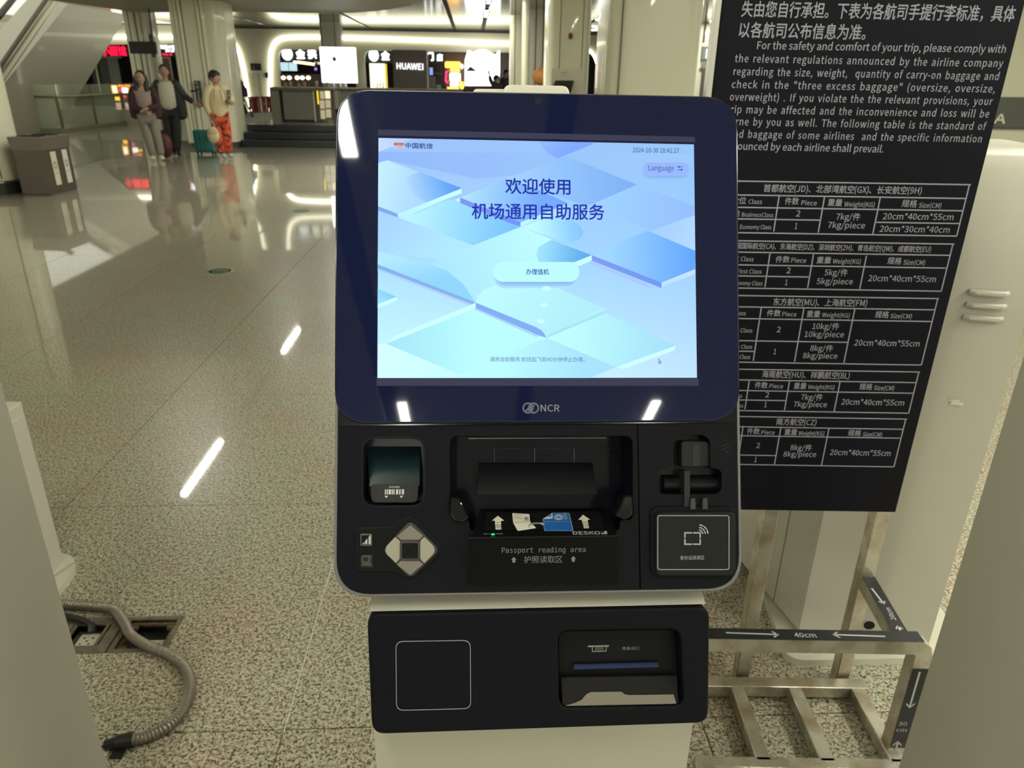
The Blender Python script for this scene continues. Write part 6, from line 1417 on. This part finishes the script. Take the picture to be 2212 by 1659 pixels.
side_kiosk(xr, xr + .38, .933, 'grey kiosk side panel filling the lower right corner')
# low white cabinet behind it on the left
q0, q1 = Vector((-1.355, 2.07, 0)), Vector((-1.30, 1.80, 0))
t = thing('back_row_kiosk', 'white kiosk lower body beyond the left grey side panel', 'kiosk', (-1.5, 2.0, 0))
zt = W(45, 868, 2.05).z
pts = [(-1.347, 1.60), (-1.347, 2.05), (-1.80, 2.08), (-1.80, 1.60)]
zt = .594
obj('body', MB().prism(pts, lambda x, y: Vector((x, y, .022)), lambda x, y: Vector((x, y, zt - .005))), M_KW, t)
obj('top_cap', MB().prism(pts, lambda x, y: Vector((x, y, zt - .005)), lambda x, y: Vector((x, y, zt))), mat('plate_white', (.62, .60, .48), .3, coat=.4), t)
obj('door_panel', MB().box((-1.348, 1.64, .10), (-1.343, 2.03, zt - .035), .002, 1), M_KW, t)
obj('base_plate', MB().prism(rpoly([(-1.29, 1.55), (-1.29, 2.10), (-1.90, 2.12), (-1.90, 1.55)], .14, 10), lambda x, y: Vector((x, y, 0)), lambda x, y: Vector((x, y, .022))), mat('plate_white', (.62, .60, .48), .3, coat=.4), t, smooth=40)

# ================================================================== FLOOR BOX, CONDUIT, CABLES
t = thing('floor_outlet_box', 'open metal floor outlet box with white socket plates', 'floor outlet', ((HX0 + HX1) / 2, (HY0 + HY1) / 2, 0))
M_BX = mat('box_metal', (.20, .18, .14), .4, metal=.6, vary=(30, .3)); M_BXD = mat('box_dark', (.03, .026, .02), .7)
b = MB(); z0 = -.05
b.box((HX0, HY0, z0 - .01), (HX1, HY1, z0)); b.box((HX0, HY0, z0), (HX0 + .003, HY1, -.001)); b.box((HX1 - .003, HY0, z0), (HX1, HY1, -.001)); b.box((HX0, HY0, z0), (HX1, HY0 + .003, -.001)); b.box((HX0, HY1 - .003, z0), (HX1, HY1, -.001)); b.box((-1.043, HY0, z0), (-1.035, HY1, -.001))
obj('tub', b, M_BXD, t)
# left box: closed plate with a socket window
def frame_(x0, x1, y0, y1, wd, z, th, m, nm):
    return obj(nm, MB().box((x0, y0, z), (x1, y0 + wd, z + th)).box((x0, y1 - wd, z), (x1, y1, z + th)).box((x0, y0 + wd, z), (x0 + wd, y1 - wd, z + th)).box((x1 - wd, y0 + wd, z), (x1, y1 - wd, z + th)), m, t)
frame_(HX0, -1.040, HY0, HY1, .030, -.004, .006, M_BX, 'cover_frame')
obj('hinge_slat', MB().box((HX0 + .035, HY0 + .03, -.003), (HX0 + .043, HY1 - .03, .003)), M_BX, t); obj('hinge_slat', MB().box((-1.083, HY0 + .03, -.003), (-1.075, HY1 - .03, .003)), M_BX, t)
sk = obj('socket_plate', MB().box((-1.150, 1.685, -.022), (-1.095, 1.745, -.015), .002), mat('socket_white', (.58, .56, .45), .4), t)
for dx, dy in ((-.012, .012), (.012, .012), (-.014, -.012), (.010, -.012), (0, 0)):
    obj('pin_hole', MB().box((-1.1225 + dx - .003, 1.715 + dy - .002, -.0152), (-1.1225 + dx + .003, 1.715 + dy + .002, -.0142)), M_DARK, sk)
obj('inner_floor', MB().box((HX0 + .04, HY0 + .03, -.03), (-1.075, HY1 - .03, -.024)), M_BX, t)
# right box: open, cover missing
frame_(-1.035, HX1, HY0, HY1, .014, -.004, .006, M_BX, 'rim')
frame_(-1.021, HX1 - .014, HY0 + .014, HY1 - .014, .010, -.016, .008, mat('box_rust', (.14, .085, .045), .6, vary=(60, .5)), 'inner_rim')
for (x, y) in ((-1.006, HY0 + .03), (-.905, HY0 + .03), (-1.006, HY1 - .03), (-.905, HY1 - .03)): obj('screw_lug', MB().box((x - .008, y - .008, -.02), (x + .008, y + .008, -.010)), M_BX, t)
sk = obj('socket_plate', MB().box((-.965, 1.672, -.040), (-.905, 1.735, -.034), .002), mat('socket_white', (.58, .56, .45), .4), t)
for dx, dy in ((-.012, .012), (.012, .012), (0, -.010)): obj('pin_hole', MB().box((-.935 + dx - .003, 1.705 + dy - .002, -.0342), (-.935 + dx + .003, 1.705 + dy + .002, -.033)), M_DARK, sk)
# corrugated steel conduit
R = .0150
ctrl = [(-1.26, 1.845, R), (-1.22, 1.84, R), (-1.15, 1.83, R), (-1.085, 1.81, .018), (-1.03, 1.755, .018), (-.985, 1.70, R), (-.92, 1.655, R), (-.85, 1.62, R), (-.79, 1.57, R), (-.750, 1.50, R), (-.742, 1.43, R), (-.760, 1.375, R), (-.800, 1.345, R), (-.832, 1.337, R)]
def catmull(P, n):
    out = []; P = [Vector(p) for p in P]; P = [P[0] * 2 - P[1]] + P + [P[-1] * 2 - P[-2]]
    for i in range(1, len(P) - 2):
        for k in range(n):
            s = k / n; a, b, c, d = P[i - 1:i + 3]
            out.append(.5 * ((2 * b) + (c - a) * s + (2 * a - 5 * b + 4 * c - d) * s * s + (3 * b - a - 3 * c + d) * s ** 3))
    return out + [P[-2]]
path = catmull(ctrl, 24); L = [0]
for a, b in zip(path, path[1:]): L.append(L[-1] + (b - a).length)
tot = L[-1]; NR = int(tot / .0021); pth = []; j = 0
for i in range(NR + 1):
    s = tot * i / NR
    while j < len(L) - 2 and L[j + 1] < s: j += 1
    pth.append(path[j].lerp(path[j + 1], (s - L[j]) / max(1e-9, L[j + 1] - L[j])))
cnt = [0]
def rib(f):
    i = int(round(f * NR)); return (R - .0008) if i % 4 in (0, 1) else (R - .0024 if i % 4 == 3 else R)
cdt = thing('flexible_conduit', 'ribbed grey steel conduit curling across the granite floor', 'cable conduit', (-.9, 1.6, 0))
obj('hose', MB().tube(pth, R, 14, rf=rib), mat('conduit_steel', (.25, .22, .175), .38, metal=.7), cdt, smooth=25)
mb = MB(); e = pth[-1]; d = (pth[-1] - pth[-4]).normalized()
mb.tube([e - d * .004, e + d * .02, e + d * .034], .018, 10, rf=lambda f: .019 - .003 * f).tube([e + d * .030, e + d * .058 + Vector((0, -.002, -.002))], .013, 8)
obj('tape_wrap', mb, M_TAPE, cdt, smooth=40)
obj('tape_tail', MB().box((-.868, 1.296, .0), (-.840, 1.318, .006)), M_TAPE, cdt)
obj('cable_end', MB().tube([e + d * .05, e + d * .085 + Vector((0, -.006, -.006)), e + d * .12 + Vector((0, -.014, -.009))], .0035, 8), M_TAPE, cdt, smooth=1)
obj('cable_tag', MB().box((-.905, 1.302, .001), (-.878, 1.320, .004)), mat('tag_white', (.55, .53, .45), .5), cdt)
# black cable bundle running into the box
o = obj('power_cable', MB().tube(catmull([(-1.27, 1.81, .012), (-1.235, 1.80, .012), (-1.19, 1.785, .014), (-1.13, 1.76, .012), (-1.118, 1.742, -.005)], 8), .011, 10, rf=lambda f: .008 + .009 * max(0, f - .5)), mat('cable_black', (.012, .012, .012), .35), smooth=1, loc=(-1.25, 1.79, 0))
tag(o, 'thick black cable plugged into the floor socket under the conduit', 'cable')
pw = catmull([(-1.335, 1.965, .026), (-1.27, 2.02, .05), (-1.20, 1.99, .05), (-1.14, 1.93, .03), (-1.12, 1.89, .006)], 8)
o = obj('thin_wire', MB().tube(pw, .0022, 6), mat('wire_pale', (.42, .38, .27), .5), smooth=1, loc=(-1.25, 1.95, 0)); tag(o, 'thin pale wire arching from the white base plate to the floor', 'wire')
